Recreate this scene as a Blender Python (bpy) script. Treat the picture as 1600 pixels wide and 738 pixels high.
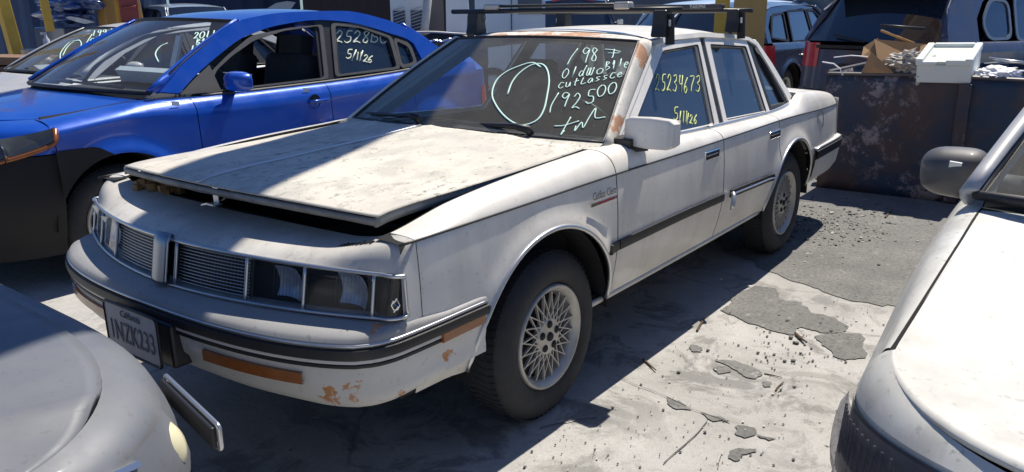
import bpy, bmesh, math, random
import numpy as np
from mathutils import Vector, Matrix, noise
from mathutils.bvhtree import BVHTree
random.seed(7)
R_ = math.radians
scn = bpy.context.scene
for o in list(bpy.data.objects): bpy.data.objects.remove(o)
COL = scn.collection

# ------------------------------------------------------------------ camera
CAM = Vector((-1.24477, -2.33880, 1.45979)); YAW, PITCH, ROLL, FPX = -0.92435, 1.29524, -0.01092, 1240.5
camd = bpy.data.cameras.new('camera'); cam = bpy.data.objects.new('camera', camd); COL.objects.link(cam)
RM = Matrix.Rotation(YAW, 3, 'Z') @ Matrix.Rotation(PITCH, 3, 'X') @ Matrix.Rotation(ROLL, 3, 'Z')
cam.location = CAM; cam.rotation_euler = RM.to_euler()
camd.sensor_width = 36; camd.lens = 36 * FPX / 1600; camd.clip_start = 0.05; camd.clip_end = 2000
scn.camera = cam

# ------------------------------------------------------------------ light
SUN_EL, SUN_AZ = R_(61.5), R_(1.5)            # sun stands towards +x
w = bpy.data.worlds.new('World'); scn.world = w; w.use_nodes = True
nt = w.node_tree; sky = nt.nodes.new('ShaderNodeTexSky'); sky.sky_type = 'NISHITA'; sky.sun_disc = False
sky.sun_elevation = SUN_EL; sky.sun_rotation = R_(90) - SUN_AZ; sky.air_density = 1.0; sky.dust_density = 0.3; sky.ozone_density = 6
bg = nt.nodes['Background']; tint = nt.nodes.new('ShaderNodeMix'); tint.data_type = 'RGBA'; tint.blend_type = 'MULTIPLY'; tint.inputs[0].default_value = 1; tint.inputs[7].default_value = (.74, .94, 1.22, 1)
nt.links.new(sky.outputs[0], tint.inputs[6]); nt.links.new(tint.outputs[2], bg.inputs[0]); bg.inputs[1].default_value = 0.058
sd = bpy.data.lights.new('sun', 'SUN'); sd.energy = 4.3; sd.angle = R_(0.5); sd.color = (1.0, .935, .83)
sun = bpy.data.objects.new('sun', sd); COL.objects.link(sun)
sdir = Vector((math.cos(SUN_EL) * math.cos(SUN_AZ), math.cos(SUN_EL) * math.sin(SUN_AZ), math.sin(SUN_EL)))
sun.rotation_euler = sdir.to_track_quat('Z', 'Y').to_euler(); sun.location = (0, 0, 30)
vs = scn.view_settings; vs.view_transform = 'Standard'; vs.look = 'None'; vs.gamma = 1; vs.exposure = 0.42; vs.use_curve_mapping = False

# ------------------------------------------------------------------ helpers
def ray(px, py):
    return RM @ Vector(((px - 800) / FPX, -(py - 369) / FPX, -1))
def at(px, py, ax, val):
    d = ray(px, py); t = (val - CAM[ax]) / d[ax]; return CAM + d * t
def at_dist(px, d, z=0):
    r = ray(px, 18); r.z = 0; r.normalize(); p = CAM + r * d; p.z = z; return p
def pch(pts):
    xs = np.array([p[0] for p in pts], float); ys = np.array([p[1] for p in pts], float)
    h = np.diff(xs); dl = np.diff(ys) / h; m = np.zeros(len(xs))
    m[0] = dl[0]; m[-1] = dl[-1]
    for i in range(1, len(xs) - 1):
        if dl[i-1] * dl[i] <= 0: m[i] = 0
        else:
            a, b = 2*h[i] + h[i-1], h[i] + 2*h[i-1]; m[i] = (a + b) / (a / dl[i-1] + b / dl[i])
    def f(x):
        x = min(max(x, xs[0]), xs[-1]); i = min(int(np.searchsorted(xs, x, 'right')) - 1, len(xs) - 2); i = max(i, 0)
        t = (x - xs[i]) / h[i]
        return float((2*t**3 - 3*t**2 + 1) * ys[i] + (t**3 - 2*t**2 + t) * h[i] * m[i] + (-2*t**3 + 3*t**2) * ys[i+1] + (t**3 - t**2) * h[i] * m[i+1])
    return f
def lerp(a, b, t): return a + (b - a) * t
def frange(a, b, n): return [a + (b - a) * i / n for i in range(n + 1)]

class T:                                     # current thing; vertices are given in the thing's frame
    pass
def thing(name, label, cat, loc=(0, 0, 0), rz=0, group=None, rot=None):
    o = bpy.data.objects.new(name, None); COL.objects.link(o); o.empty_display_size = .2
    o.location = loc; o.rotation_euler = rot if rot else (0, 0, rz); o['label'] = label; o['category'] = cat
    if group: o['group'] = group
    return o
def tag(o, label, cat, group=None):
    o['label'] = label; o['category'] = cat
    if group: o['group'] = group
    return o
def mk(name, verts, faces, mat, parent=None, smooth=False, thick=0, bevel=0, off=None, autos=None):
    me = bpy.data.meshes.new(name)
    me.from_pydata([tuple(v) for v in verts], [], faces); me.validate()
    if smooth:
        for p in me.polygons: p.use_smooth = True
        if autos: me.set_sharp_from_angle(angle=R_(autos))
    if isinstance(mat, (list, tuple)):
        for m in mat: me.materials.append(m)
    else: me.materials.append(mat)
    o = bpy.data.objects.new(name, me); COL.objects.link(o)
    if parent is not None: o.parent = parent
    if thick:
        m = o.modifiers.new('s', 'SOLIDIFY'); m.thickness = abs(thick); m.offset = -1 if thick > 0 else 1
    if bevel:
        m = o.modifiers.new('b', 'BEVEL'); m.width = bevel; m.segments = 2; m.limit_method = 'ANGLE'; m.angle_limit = R_(35)
    return o
class MB:                                    # collects shapes for ONE mesh
    def __init__(s): s.v = []; s.f = []
    def add(s, v, f):
        n = len(s.v); s.v += [Vector(p) for p in v]; s.f += [tuple(i + n for i in q) for q in f]; return s
    def box(s, c, d, rot=None):
        x, y, z = d[0]/2, d[1]/2, d[2]/2
        v = [Vector((a*x, b*y, e*z)) for a in (-1, 1) for b in (-1, 1) for e in (-1, 1)]
        if rot is not None: v = [rot @ p for p in v]
        v = [p + Vector(c) for p in v]
        return s.add(v, [(0,1,3,2),(4,6,7,5),(0,4,5,1),(2,3,7,6),(0,2,6,4),(1,5,7,3)])
    def beam(s, a, b, w, h=None, up=(0, 0, 1)):
        a, b = Vector(a), Vector(b); d = (b - a); L = d.length; d.normalize(); u = Vector(up)
        if abs(d.dot(u)) > .98: u = Vector((0, 1, 0))
        sx = d.cross(u).normalized(); u = sx.cross(d)
        return s.box((a + b) / 2, (L, w, h or w), Matrix((d, sx, u)).transposed())
    def tube(s, pts, r, n=8, closed=False, flat=1.0, up=None, cap=True):
        pts = [Vector(p) for p in pts]; m = len(pts); vs_ = []; prev = None
        for i, p in enumerate(pts):
            if closed: t = pts[(i+1) % m] - pts[i-1]
            else: t = pts[min(i+1, m-1)] - pts[max(i-1, 0)]
            t.normalize()
            if up is not None: a = Vector(up[i] if isinstance(up, list) else up); a = (a - t * a.dot(t))
            elif prev is None: a = Vector((0, 0, 1)) if abs(t.z) < .9 else Vector((1, 0, 0)); a = a - t * a.dot(t)
            else: a = prev - t * prev.dot(t)
            if a.length < 1e-6: a = Vector((0, 1, 0))
            a.normalize(); prev = a; b = t.cross(a)
            rr = r[i] if isinstance(r, (list, tuple)) else r
            for k in range(n):
                th = 2 * math.pi * k / n; vs_.append(p + (a * math.cos(th) * flat + b * math.sin(th)) * rr)
        f = []
        for i in range(m if closed else m - 1):
            j = (i + 1) % m
            for k in range(n): f.append((i*n + k, i*n + (k+1) % n, j*n + (k+1) % n, j*n + k))
        if not closed and cap: f.append(tuple(range(n))[::-1]); f.append(tuple((m-1)*n + k for k in range(n)))
        return s.add(vs_, f)
    def lathe(s, prof, n=32, axis='y', c=(0, 0, 0), closed=False):   # prof: (axial, radius)
        v = []; c = Vector(c)
        for k in range(n):
            th = 2*math.pi*k/n; ca, sa = math.cos(th), math.sin(th)
            for a, r in prof:
                p = {'y': (r*ca, a, r*sa), 'z': (r*ca, r*sa, a), 'x': (a, r*ca, r*sa)}[axis]; v.append(c + Vector(p))
        m = len(prof); f = []
        for k in range(n):
            for i in range(m if closed else m - 1):
                f.append((k*m + i, k*m + (i+1) % m, ((k+1) % n)*m + (i+1) % m, ((k+1) % n)*m + i))
        return s.add(v, f)
    def prism(s, poly, d0, d1, fn):          # poly 2-D points, extruded from d0 to d1 : fn(a, b, d)->xyz
        n = len(poly); v = [fn(a, b, d0) for a, b in poly] + [fn(a, b, d1) for a, b in poly]
        f = [tuple(range(n))[::-1], tuple(range(n, 2*n))] + [(i, (i+1) % n, n + (i+1) % n, n + i) for i in range(n)]
        return s.add(v, f)
    def mirror_y(s):
        n = len(s.v); s.v += [Vector((p.x, -p.y, p.z)) for p in s.v[:n]]; s.f += [tuple(i + n for i in q[::-1]) for q in s.f]; return s
    def build(s, name, mat, parent=None, **k): return mk(name, s.v, s.f, mat, parent, **k)
def gridmesh(us, vs_, fn, flip=False):
    v = [Vector(fn(u, q)) for u in us for q in vs_]; n = len(vs_)
    f = [(i*n + j, i*n + j + 1, (i+1)*n + j + 1, (i+1)*n + j) for i in range(len(us)-1) for j in range(n-1)]
    if flip: f = [q[::-1] for q in f]
    return v, f
def grid(name, us, vs_, fn, mat, parent=None, flip=False, smooth=True, thick=0, **k):
    v, f = gridmesh(us, vs_, fn, flip); return mk(name, v, f, mat, parent, smooth=smooth, thick=thick, **k)
def roundpoly(pts, r, n=4):
    out = []; m = len(pts)
    for i in range(m):
        p0, p, p1 = (Vector(pts[i-1]), Vector(pts[i]), Vector(pts[(i+1) % m]))
        rr = r[i] if isinstance(r, (list, tuple)) else r
        a = p + (p0 - p).normalized() * min(rr, (p0-p).length*.45); b = p + (p1 - p).normalized() * min(rr, (p1-p).length*.45)
        for k in range(n + 1):
            t = k / n; out.append(((1-t)**2 * a + 2*t*(1-t) * p + t*t * b)[:2])
    return out
def ngon(name, pts2, fn, mat, parent, thick=0, **k):
    v = [Vector(fn(*p)) for p in pts2]; return mk(name, v, [tuple(range(len(v)))], mat, parent, thick=thick, **k)
def ring(mb, outer, inner, fn, d=0.0):
    n = len(outer); v = [fn(*p) for p in outer] + [fn(*p) for p in inner]
    return mb.add(v, [(i, (i+1) % n, n + (i+1) % n, n + i) for i in range(n)])
def text_mesh(name, body, size, mat, parent, M, ext=.001, spacing=1.0, xs=1.0, shear=0.0, font=None):
    cu = bpy.data.curves.new(name, 'FONT'); cu.body = body; cu.size = size; cu.extrude = ext; cu.space_character = spacing; cu.shear = shear
    cu.align_x = 'CENTER'; cu.align_y = 'CENTER'; cu.resolution_u = 2
    to = bpy.data.objects.new(name, cu); COL.objects.link(to)
    dg = bpy.context.evaluated_depsgraph_get(); me = bpy.data.meshes.new_from_object(to.evaluated_get(dg))
    bpy.data.objects.remove(to); bpy.data.curves.remove(cu)
    me.transform(Matrix.Diagonal((xs, 1, 1, 1))); me.transform(M); me.materials.clear(); me.materials.append(mat)
    o = bpy.data.objects.new(name, me); COL.objects.link(o); o.parent = parent; return o
def frameM(o, xa, ya):
    xa = Vector(xa).normalized(); z = xa.cross(Vector(ya)).normalized(); ya = z.cross(xa)
    m = Matrix((xa, ya, z)).transposed().to_4x4(); m.translation = Vector(o); return m
def copy_tree(o, parent=None):
    c = o.copy(); COL.objects.link(c); c.parent = parent
    for ch in list(o.children): copy_tree(ch, c)
    return c

# ------------------------------------------------------------------ materials
def newmat(name):
    m = bpy.data.materials.new(name); m.use_nodes = True; return m, m.node_tree, m.node_tree.nodes['Principled BSDF']
def plain(name, col, rough=.5, metal=0, coat=0, spec=.5, emit=None, trans=0, vary=.12, scale=14, bump=0):
    m, nt, b = newmat(name)
    b.inputs['Roughness'].default_value = rough; b.inputs['Metallic'].default_value = metal
    b.inputs['Coat Weight'].default_value = coat; b.inputs['Coat Roughness'].default_value = .06
    b.inputs['Specular IOR Level'].default_value = spec; b.inputs['Transmission Weight'].default_value = trans
    tc = nt.nodes.new('ShaderNodeTexCoord'); n = nt.nodes.new('ShaderNodeTexNoise'); n.inputs['Scale'].default_value = scale; n.inputs['Detail'].default_value = 5
    nt.links.new(tc.outputs['Object'], n.inputs['Vector'])
    mx = nt.nodes.new('ShaderNodeMix'); mx.data_type = 'RGBA'
    mx.inputs[6].default_value = (*[c*(1-vary) for c in col], 1); mx.inputs[7].default_value = (*[min(1, c*(1+vary)) for c in col], 1)
    nt.links.new(n.outputs[0], mx.inputs[0]); nt.links.new(mx.outputs[2], b.inputs['Base Color'])
    if bump:
        bp = nt.nodes.new('ShaderNodeBump'); bp.inputs['Strength'].default_value = bump; bp.inputs['Distance'].default_value = .004
        nt.links.new(n.outputs[0], bp.inputs['Height']); nt.links.new(bp.outputs[0], b.inputs['Normal'])
    return m
def nz(nt, scale, detail=5, rough=.55, vec=None, dist=0, sc3=None):
    tc = nt.nodes.new('ShaderNodeTexCoord'); n = nt.nodes.new('ShaderNodeTexNoise')
    n.inputs['Scale'].default_value = scale; n.inputs['Detail'].default_value = detail; n.inputs['Roughness'].default_value = rough; n.inputs['Distortion'].default_value = dist
    v = vec or tc.outputs['Object']
    if sc3:
        mp = nt.nodes.new('ShaderNodeMapping'); mp.inputs['Scale'].default_value = sc3; nt.links.new(v, mp.inputs['Vector']); v = mp.outputs[0]
    nt.links.new(v, n.inputs['Vector']); return n.outputs[0]
def ramp(nt, fac, stops):
    r = nt.nodes.new('ShaderNodeValToRGB'); e = r.color_ramp.elements
    while len(e) < len(stops): e.new(.5)
    for q, (p, c) in zip(e, stops):
        q.position = p; q.color = (c, c, c, 1) if isinstance(c, (int, float)) else (*c, 1)
    nt.links.new(fac, r.inputs[0]); return r.outputs[0]
def mixc(nt, f, a, b):
    m = nt.nodes.new('ShaderNodeMix'); m.data_type = 'RGBA'
    for s, i in ((f, 0), (a, 6), (b, 7)):
        if isinstance(s, (int, float)): m.inputs[i].default_value = s
        elif isinstance(s, tuple): m.inputs[i].default_value = (*s, 1)
        else: nt.links.new(s, m.inputs[i])
    return m.outputs[2]
def mth(nt, op, a, b=0.0):
    m = nt.nodes.new('ShaderNodeMath'); m.operation = op; m.use_clamp = op in ('ADD', 'MULTIPLY', 'SUBTRACT') and False
    for i, s in enumerate((a, b)):
        if isinstance(s, (int, float)): m.inputs[i].default_value = s
        else: nt.links.new(s, m.inputs[i])
    return m.outputs[0]
def carpaint(name, col, rough=.3, coat=.5, metal=0, dirt=.35, dirtcol=(.32, .29, .25), flecks=0, lowdirt=0, rust=0, primer=(.30, .12, .07), thr=.50, spots=None):
    m, nt, b = newmat(name)
    c = mixc(nt, ramp(nt, nz(nt, 3.0, 6), [(.40, 0), (.75, dirt)]), col, dirtcol)
    c = mixc(nt, ramp(nt, nz(nt, 60, 3), [(.62, 0), (.70, dirt*.8)]), c, tuple(x*.5 for x in dirtcol))
    tc = nt.nodes.new('ShaderNodeTexCoord'); sp = nt.nodes.new('ShaderNodeSeparateXYZ'); nt.links.new(tc.outputs['Object'], sp.inputs[0])
    if lowdirt:
        c = mixc(nt, ramp(nt, nz(nt, 3.2, 6, .6, sc3=(2.5, 2.5, .35)), [(.45, 0), (.75, .40)]), c, (.50, .47, .40))
        c = mixc(nt, ramp(nt, nz(nt, 48, 6, .7, sc3=(1, 1, .6)), [(.66, 0), (.69, .5)]), c, (.25, .21, .17))
    if lowdirt:                                  # road film that sits on the lower body
        h = nt.nodes.new('ShaderNodeMapRange'); h.inputs[1].default_value = .35; h.inputs[2].default_value = .62; h.inputs[3].default_value = lowdirt; h.inputs[4].default_value = 0
        nt.links.new(sp.outputs[2], h.inputs[0]); f = mth(nt, 'MULTIPLY', h.outputs[0], ramp(nt, nz(nt, 5, 6, sc3=(1, 1, 3)), [(.3, .3), (.7, 1)]))
        c = mixc(nt, f, c, (.42, .36, .28))
    if flecks:
        a = ramp(nt, nz(nt, 16, 9, .75, sc3=(1, 2.0, 1)), [(.55, 0), (.59, 1)]); a2 = ramp(nt, nz(nt, 2.6, 3), [(.42, 0), (.58, 1)])
        c = mixc(nt, mth(nt, 'MULTIPLY', mth(nt, 'MULTIPLY', a, a2), flecks), c, (.22, .21, .19))
        c = mixc(nt, ramp(nt, nz(nt, 7, 6, .6, sc3=(1, 1.3, 1)), [(.46, 0), (.60, .55)]), c, (.44, .42, .37))
        c = mixc(nt, ramp(nt, nz(nt, 1.7, 5, .6), [(.45, 0), (.62, .5)]), c, (.52, .50, .45))
        d = ramp(nt, nz(nt, 45, 4, .7), [(.64, 0), (.67, 1)]); c = mixc(nt, mth(nt, 'MULTIPLY', d, flecks*.8), c, (.14, .12, .10))
    if rust:
        nf = nz(nt, 5.5 if not spots else 14, 7, .62, dist=.4)
        if spots:
            tot = None
            for (sx, sy, sz_, sr) in spots:
                d = nt.nodes.new('ShaderNodeVectorMath'); d.operation = 'DISTANCE'; nt.links.new(tc.outputs['Object'], d.inputs[0]); d.inputs[1].default_value = (sx, sy, sz_)
                mr = nt.nodes.new('ShaderNodeMapRange'); mr.inputs[1].default_value = 0; mr.inputs[2].default_value = sr; mr.inputs[3].default_value = .16; mr.inputs[4].default_value = -.30; nt.links.new(d.outputs['Value'], mr.inputs[0])
                tot = mr.outputs[0] if tot is None else mth(nt, 'MAXIMUM', tot, mr.outputs[0])
            nf = mth(nt, 'ADD', nf, tot)
        a = ramp(nt, nf, [(thr, 0), (thr + .025, 1)])
        rc = mixc(nt, ramp(nt, nz(nt, 22, 6), [(.4, 0), (.6, 1)]), primer, (.52, .27, .14))
        rc = mixc(nt, ramp(nt, nz(nt, 34, 6), [(.56, 0), (.6, .7)]), rc, (.62, .56, .48))
        c = mixc(nt, mth(nt, 'MULTIPLY', a, min(1, rust)), c, rc)
    nt.links.new(c, b.inputs['Base Color'])
    r = ramp(nt, nz(nt, 8, 5), [(.3, rough), (.8, min(1, rough + .25))]); nt.links.new(r, b.inputs['Roughness'])
    b.inputs['Metallic'].default_value = metal; b.inputs['Coat Weight'].default_value = coat; b.inputs['Coat Roughness'].default_value = .08
    bp = nt.nodes.new('ShaderNodeBump'); bp.inputs['Strength'].default_value = .22; bp.inputs['Distance'].default_value = .03
    nt.links.new(nz(nt, 2.4, 2), bp.inputs['Height']); nt.links.new(bp.outputs[0], b.inputs['Normal'])
    return m
def glassmat(name, tint=(.35, .42, .45), dust=.15, ior=1.55, dustcol=(.45, .43, .38), refl=1.0):
    m = bpy.data.materials.new(name); m.use_nodes = True; nt = m.node_tree; nt.nodes.clear(); N = nt.nodes.new
    out = N('ShaderNodeOutputMaterial'); tr = N('ShaderNodeBsdfTransparent'); tr.inputs[0].default_value = (*tint, 1)
    gl = N('ShaderNodeBsdfGlossy'); gl.inputs['Roughness'].default_value = .015; gl.inputs[0].default_value = (refl, refl, refl, 1)
    ge = N('ShaderNodeNewGeometry'); dt = N('ShaderNodeVectorMath'); dt.operation = 'DOT_PRODUCT'; nt.links.new(ge.outputs['Incoming'], dt.inputs[0]); nt.links.new(ge.outputs['Normal'], dt.inputs[1])
    f0 = ((ior - 1)/(ior + 1))**2; cs = mth(nt, 'ABSOLUTE', dt.outputs['Value']); fres = mth(nt, 'ADD', mth(nt, 'MULTIPLY', mth(nt, 'POWER', mth(nt, 'SUBTRACT', 1.0, cs), 5.0), 1 - f0), f0)
    df = N('ShaderNodeBsdfDiffuse'); df.inputs[0].default_value = (*dustcol, 1)
    m1 = N('ShaderNodeMixShader'); m2 = N('ShaderNodeMixShader')
    nt.links.new(fres, m1.inputs[0]); nt.links.new(tr.outputs[0], m1.inputs[1]); nt.links.new(gl.outputs[0], m1.inputs[2])
    if dust > 0:
        f = ramp(nt, nz(nt, 3.0, 6, .6, sc3=(1, 1, .6)), [(.25, dust*.55), (.8, min(1, dust*1.45))])
        sp = ramp(nt, nz(nt, 70, 3), [(.66, 0), (.72, dust)]); f = mth(nt, 'ADD', f, sp)
        nt.links.new(f, m2.inputs[0])
    else: m2.inputs[0].default_value = 0
    nt.links.new(m1.outputs[0], m2.inputs[1]); nt.links.new(df.outputs[0], m2.inputs[2]); nt.links.new(m2.outputs[0], out.inputs[0])
    return m
M = {}
M['white'] = carpaint('aged_white_paint', (.86, .82, .74), .36, .35, dirt=.25, lowdirt=.45)
M['hood'] = carpaint('weathered_white_hood_paint', (.69, .645, .545), .6, .03, dirt=.35, flecks=1.0)
M['header'] = carpaint('dusty_white_nose_paint', (.62, .60, .55), .5, .1, dirt=.6, flecks=.35)
M['rusty'] = carpaint('peeling_rusty_white_paint', (.78, .75, .68), .6, 0, dirt=.35, flecks=.3, rust=1.0, thr=.515, primer=(.46, .24, .14))
M['bumper'] = carpaint('scuffed_bumper_paint', (.68, .67, .63), .45, .15, dirt=.3)
M['bumper2'] = carpaint('chipped_bumper_paint', (.68, .67, .63), .45, .15, dirt=.35, rust=1, primer=(.48, .20, .05), thr=.585, spots=[(.17, -.80, .61, .15), (.06, -.78, .43, .24), (.20, -.84, .40, .14), (.40, -.875, .47, .10)])
M['blue'] = carpaint('bright_blue_paint', (.001, .080, .52), .25, 1.0, metal=.2, dirt=.05, dirtcol=(.1, .12, .25))
M['silver'] = carpaint('faded_silver_paint', (.52, .52, .52), .4, .4, metal=.1, dirt=.2)
M['greymet'] = carpaint('dusty_grey_metallic_paint', (.155, .165, .185), .5, .1, metal=.2, dirt=.55, dirtcol=(.23, .23, .225))
M['navy'] = carpaint('dark_navy_paint', (.035, .06, .12), .25, .9, metal=.3, dirt=.2, dirtcol=(.12, .11, .11))
M['steelblue'] = carpaint('dark_steel_blue_paint', (.035, .075, .15), .28, .8, metal=.3, dirt=.15, dirtcol=(.15, .15, .16))
M['whitecar'] = carpaint('dirty_white_paint', (.72, .725, .69), .42, .25, dirt=.75, dirtcol=(.52, .49, .38), flecks=.12)
M['black'] = plain('black_plastic', (.02, .02, .023), .45)
M['dark'] = plain('dark_interior', (.012, .012, .013), .9)
M['rubber'] = plain('dusty_rubber', (.035, .036, .038), .8, vary=.35, scale=25, bump=.3)
M['trim'] = plain('black_rubber_trim', (.022, .022, .024), .5, vary=.3)
M['emblem'] = plain('dull_chrome', (.30, .33, .38), .28, 1, vary=.2)
M['chrome'] = plain('worn_chrome', (.72, .74, .76), .16, 1, vary=.1)
M['alu'] = plain('brushed_bright_trim', (.62, .63, .64), .32, .9, vary=.15)
M['wheel'] = plain('dusty_alloy', (.50, .48, .44), .45, .45, vary=.25, scale=30)
M['wheeldark'] = plain('brake_dust_black', (.02, .02, .022), .8)
M['amber'] = plain('amber_lens', (.30, .095, .02), .25, coat=.5, vary=.35, scale=40)
M['red'] = plain('red_lens', (.55, .02, .03), .2, coat=.6, vary=.1)
M['seat'] = plain('dark_cloth_seat', (.035, .038, .045), .9, vary=.3)
M['greyseat'] = plain('grey_seat', (.06, .06, .07), .9)
M['yellow'] = plain('yellow_painted_steel', (.56, .36, .05), .55, vary=.35, scale=4)
M['ochre'] = plain('faded_ochre_steel', (.45, .28, .09), .6, vary=.3, scale=3)
M['plate'] = plain('plate_white', (.55, .57, .60), .5, vary=.1)
M['plateblue'] = plain('plate_dark_blue_paint', (.02, .035, .12), .5)
M['marker'] = plain('pale_green_paint_marker', (.62, .88, .78), .6, vary=.1, scale=60)
M['ymarker'] = plain('yellow_paint_marker', (.72, .82, .30), .6, vary=.15, scale=60)
M['wmarker'] = plain('white_yellow_paint_marker', (.80, .86, .66), .6, vary=.1, scale=60)
M['card'] = plain('brown_cardboard', (.42, .25, .12), .85, vary=.15, scale=8)
M['foam'] = plain('white_foam', (.82, .85, .80), .7, vary=.06, scale=6)
M['rag'] = plain('crumpled_cloth', (.50, .46, .40), .9, vary=.4, scale=9, bump=.4)
M['bag'] = plain('white_plastic_bag', (.85, .85, .88), .4, vary=.05)
M['ws'] = glassmat('dusty_windshield_glass', (.70, .78, .80), .20, 1.5, refl=.85, dustcol=(.36, .34, .28))
M['ws2'] = glassmat('clean_windshield_glass', (.75, .82, .84), .06, 1.5, refl=.95)
M['rlens'] = glassmat('cloudy_lamp_lens', (.50, .50, .55), .22, 1.4, refl=.45, dustcol=(.24, .23, .25))
M['bumpertop'] = carpaint('dull_grey_bumper_paint', (.36, .36, .355), .55, .08, dirt=.5, dirtcol=(.22, .21, .20), rust=1, primer=(.48, .20, .05), thr=.585, spots=[(.17, -.80, .61, .16)])  # bumper top and face: darker, duller grey than the skirt below
M['bumperblack'] = plain('bare_black_bumper', (.008, .008, .009), .7)
M['lampsilver'] = plain('lamp_reflector_silver', (.62, .64, .68), .3, .55, vary=.25, scale=30)
M['side'] = glassmat('tinted_side_glass', (.16, .19, .23), .10, 2.3, dustcol=(.22, .28, .36), refl=.95)
M['clear'] = glassmat('clear_side_glass', (.72, .78, .80), .06, 1.5)
M['bside'] = glassmat('smoked_side_glass', (.30, .36, .42), .10, 1.9, dustcol=(.14, .22, .32), refl=.95)
M['far'] = plain('dark_reflective_far_glass', (.02, .03, .05), .05, coat=1, vary=.1)
M['sticker'] = plain('white_sticker', (.8, .82, .85), .6)
M['lens'] = glassmat('clear_lamp_lens', (.75, .78, .80), .06, 1.5)
M['hlens'] = glassmat('dark_headlamp_lens', (.68, .74, .80), .02, 1.5)
M['yellowlens'] = plain('yellowed_lamp', (.72, .66, .42), .3, coat=.5)

# ------------------------------------------------------------------ ground
def ground_mat():
    m, nt, b = newmat('worn_concrete')
    c = mixc(nt, ramp(nt, nz(nt, .55, 6), [(.3, 0), (.7, 1)]), (.42, .41, .39), (.54, .53, .505))
    c = mixc(nt, ramp(nt, nz(nt, 6, 9, .7), [(.35, 0), (.68, .6)]), c, (.33, .32, .30))
    c = mixc(nt, ramp(nt, nz(nt, 90, 5, .7), [(.56, 0), (.70, .55)]), c, (.22, .20, .18))
    c = mixc(nt, ramp(nt, nz(nt, 2.3, 8, .7, dist=1.2), [(.57, 0), (.63, .6)]), c, (.25, .24, .22))
    c = mixc(nt, ramp(nt, nz(nt, .9, 5, .6), [(.5, 0), (.62, .45)]), c, (.30, .29, .27))
    c = mixc(nt, mth(nt, 'MULTIPLY', ramp(nt, nz(nt, 3.4, 9, .72, dist=.6), [(.51, 0), (.58, 1)]), ramp(nt, nz(nt, .7, 2), [(.38, 0), (.54, .7)])), c, (.17, .165, .155))
    c = mixc(nt, ramp(nt, nz(nt, 9, 3, .5, dist=3), [(.49, 0), (.5, .35), (.51, 0)]), c, (.15, .14, .13))
    c = mixc(nt, ramp(nt, nz(nt, 16, 4, .5, dist=.5), [(.715, 0), (.73, .9)]), c, (.07, .068, .065))
    vo = nt.nodes.new('ShaderNodeTexVoronoi'); vo.feature = 'DISTANCE_TO_EDGE'; vo.inputs['Scale'].default_value = .55
    tc = nt.nodes.new('ShaderNodeTexCoord'); wv = nt.nodes.new('ShaderNodeVectorMath'); wv.operation = 'ADD'
    nn = nt.nodes.new('ShaderNodeTexNoise'); nn.inputs['Scale'].default_value = 1.4; nn.inputs['Detail'].default_value = 8
    nt.links.new(tc.outputs['Object'], nn.inputs['Vector']); nt.links.new(tc.outputs['Object'], wv.inputs[0]); nt.links.new(nn.outputs[1], wv.inputs[1]); nt.links.new(wv.outputs[0], vo.inputs['Vector'])
    cr = ramp(nt, vo.outputs[0], [(.0, 1), (.0035, 1), (.006, 0)])
    c = mixc(nt, mth(nt, 'MULTIPLY', cr, .45), c, (.12, .11, .10))
    nt.links.new(c, b.inputs['Base Color']); b.inputs['Roughness'].default_value = .85
    h = nz(nt, 25, 10, .75); bp = nt.nodes.new('ShaderNodeBump'); bp.inputs['Strength'].default_value = .55; bp.inputs['Distance'].default_value = .012
    nt.links.new(h, bp.inputs['Height']); nt.links.new(bp.outputs[0], b.inputs['Normal'])
    return m
M['ground'] = ground_mat()
def asph():
    m, nt, b = newmat('dusty_asphalt')
    c = mixc(nt, ramp(nt, nz(nt, 3, 8, .7), [(.3, 0), (.7, 1)]), (.15, .15, .145), (.25, .245, .23))
    c = mixc(nt, ramp(nt, nz(nt, 55, 6, .7), [(.5, 0), (.62, .7)]), c, (.10, .095, .09))
    c = mixc(nt, ramp(nt, nz(nt, 11, 8, .75), [(.60, 0), (.66, .8)]), c, (.42, .40, .37))
    nt.links.new(c, b.inputs['Base Color']); b.inputs['Roughness'].default_value = .9
    bp = nt.nodes.new('ShaderNodeBump'); bp.inputs['Strength'].default_value = .9; bp.inputs['Distance'].default_value = .012
    nt.links.new(nz(nt, 38, 8, .7), bp.inputs['Height']); nt.links.new(bp.outputs[0], b.inputs['Normal']); return m
M['asphalt'] = asph(); M['tar'] = plain('black_tar', (.10, .10, .098), .8, vary=.4, scale=18, bump=.6)
g = mk('ground', [(-200, -200, 0), (400, -200, 0), (400, 400, 0), (-200, 400, 0)], [(0, 1, 2, 3)], M['ground']); g['kind'] = 'structure'
def jag(pts, amp=.02, n=10, z=.004, st=.035):
    out = []
    m = len(pts)
    for i in range(m):
        a, b = Vector(pts[i]), Vector(pts[(i+1) % m]); L = (b-a).length; k = max(2, int(L / st)) if L < 4 else 8
        for j in range(k):
            p = a.lerp(b, j / k); q = noise.noise_vector(p * 5) * amp * 1.6 + noise.noise_vector(p * 22) * amp + noise.noise_vector(p * 70) * amp * .4
            out.append((p.x + q.x, p.y + q.y, z))
    return out
def patch(name, pts, mat, amp=.02, z=.004, st=.035):
    v = jag(pts, amp, z=z, st=st); o = mk(name, v, [tuple(range(len(v)))], mat); o['kind'] = 'structure'; return o
def gp(l): return [tuple(at(x, y, 2, 0)) for x, y in l]
far = gp([(1180, 418), (1217, 428), (1258, 446), (1292, 460), (1330, 470), (1363, 476), (1420, 480)]) + [(1.2, -3.2, 0), (3.5, -7, 0), (60, -20, 0), (60, 60, 0), (6, 60, 0), (6.5, 5, 0), (5.6, 1, 0), (4.2, .3, 0)]
patch('asphalt', far, M['asphalt'], .03, .004)
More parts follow.
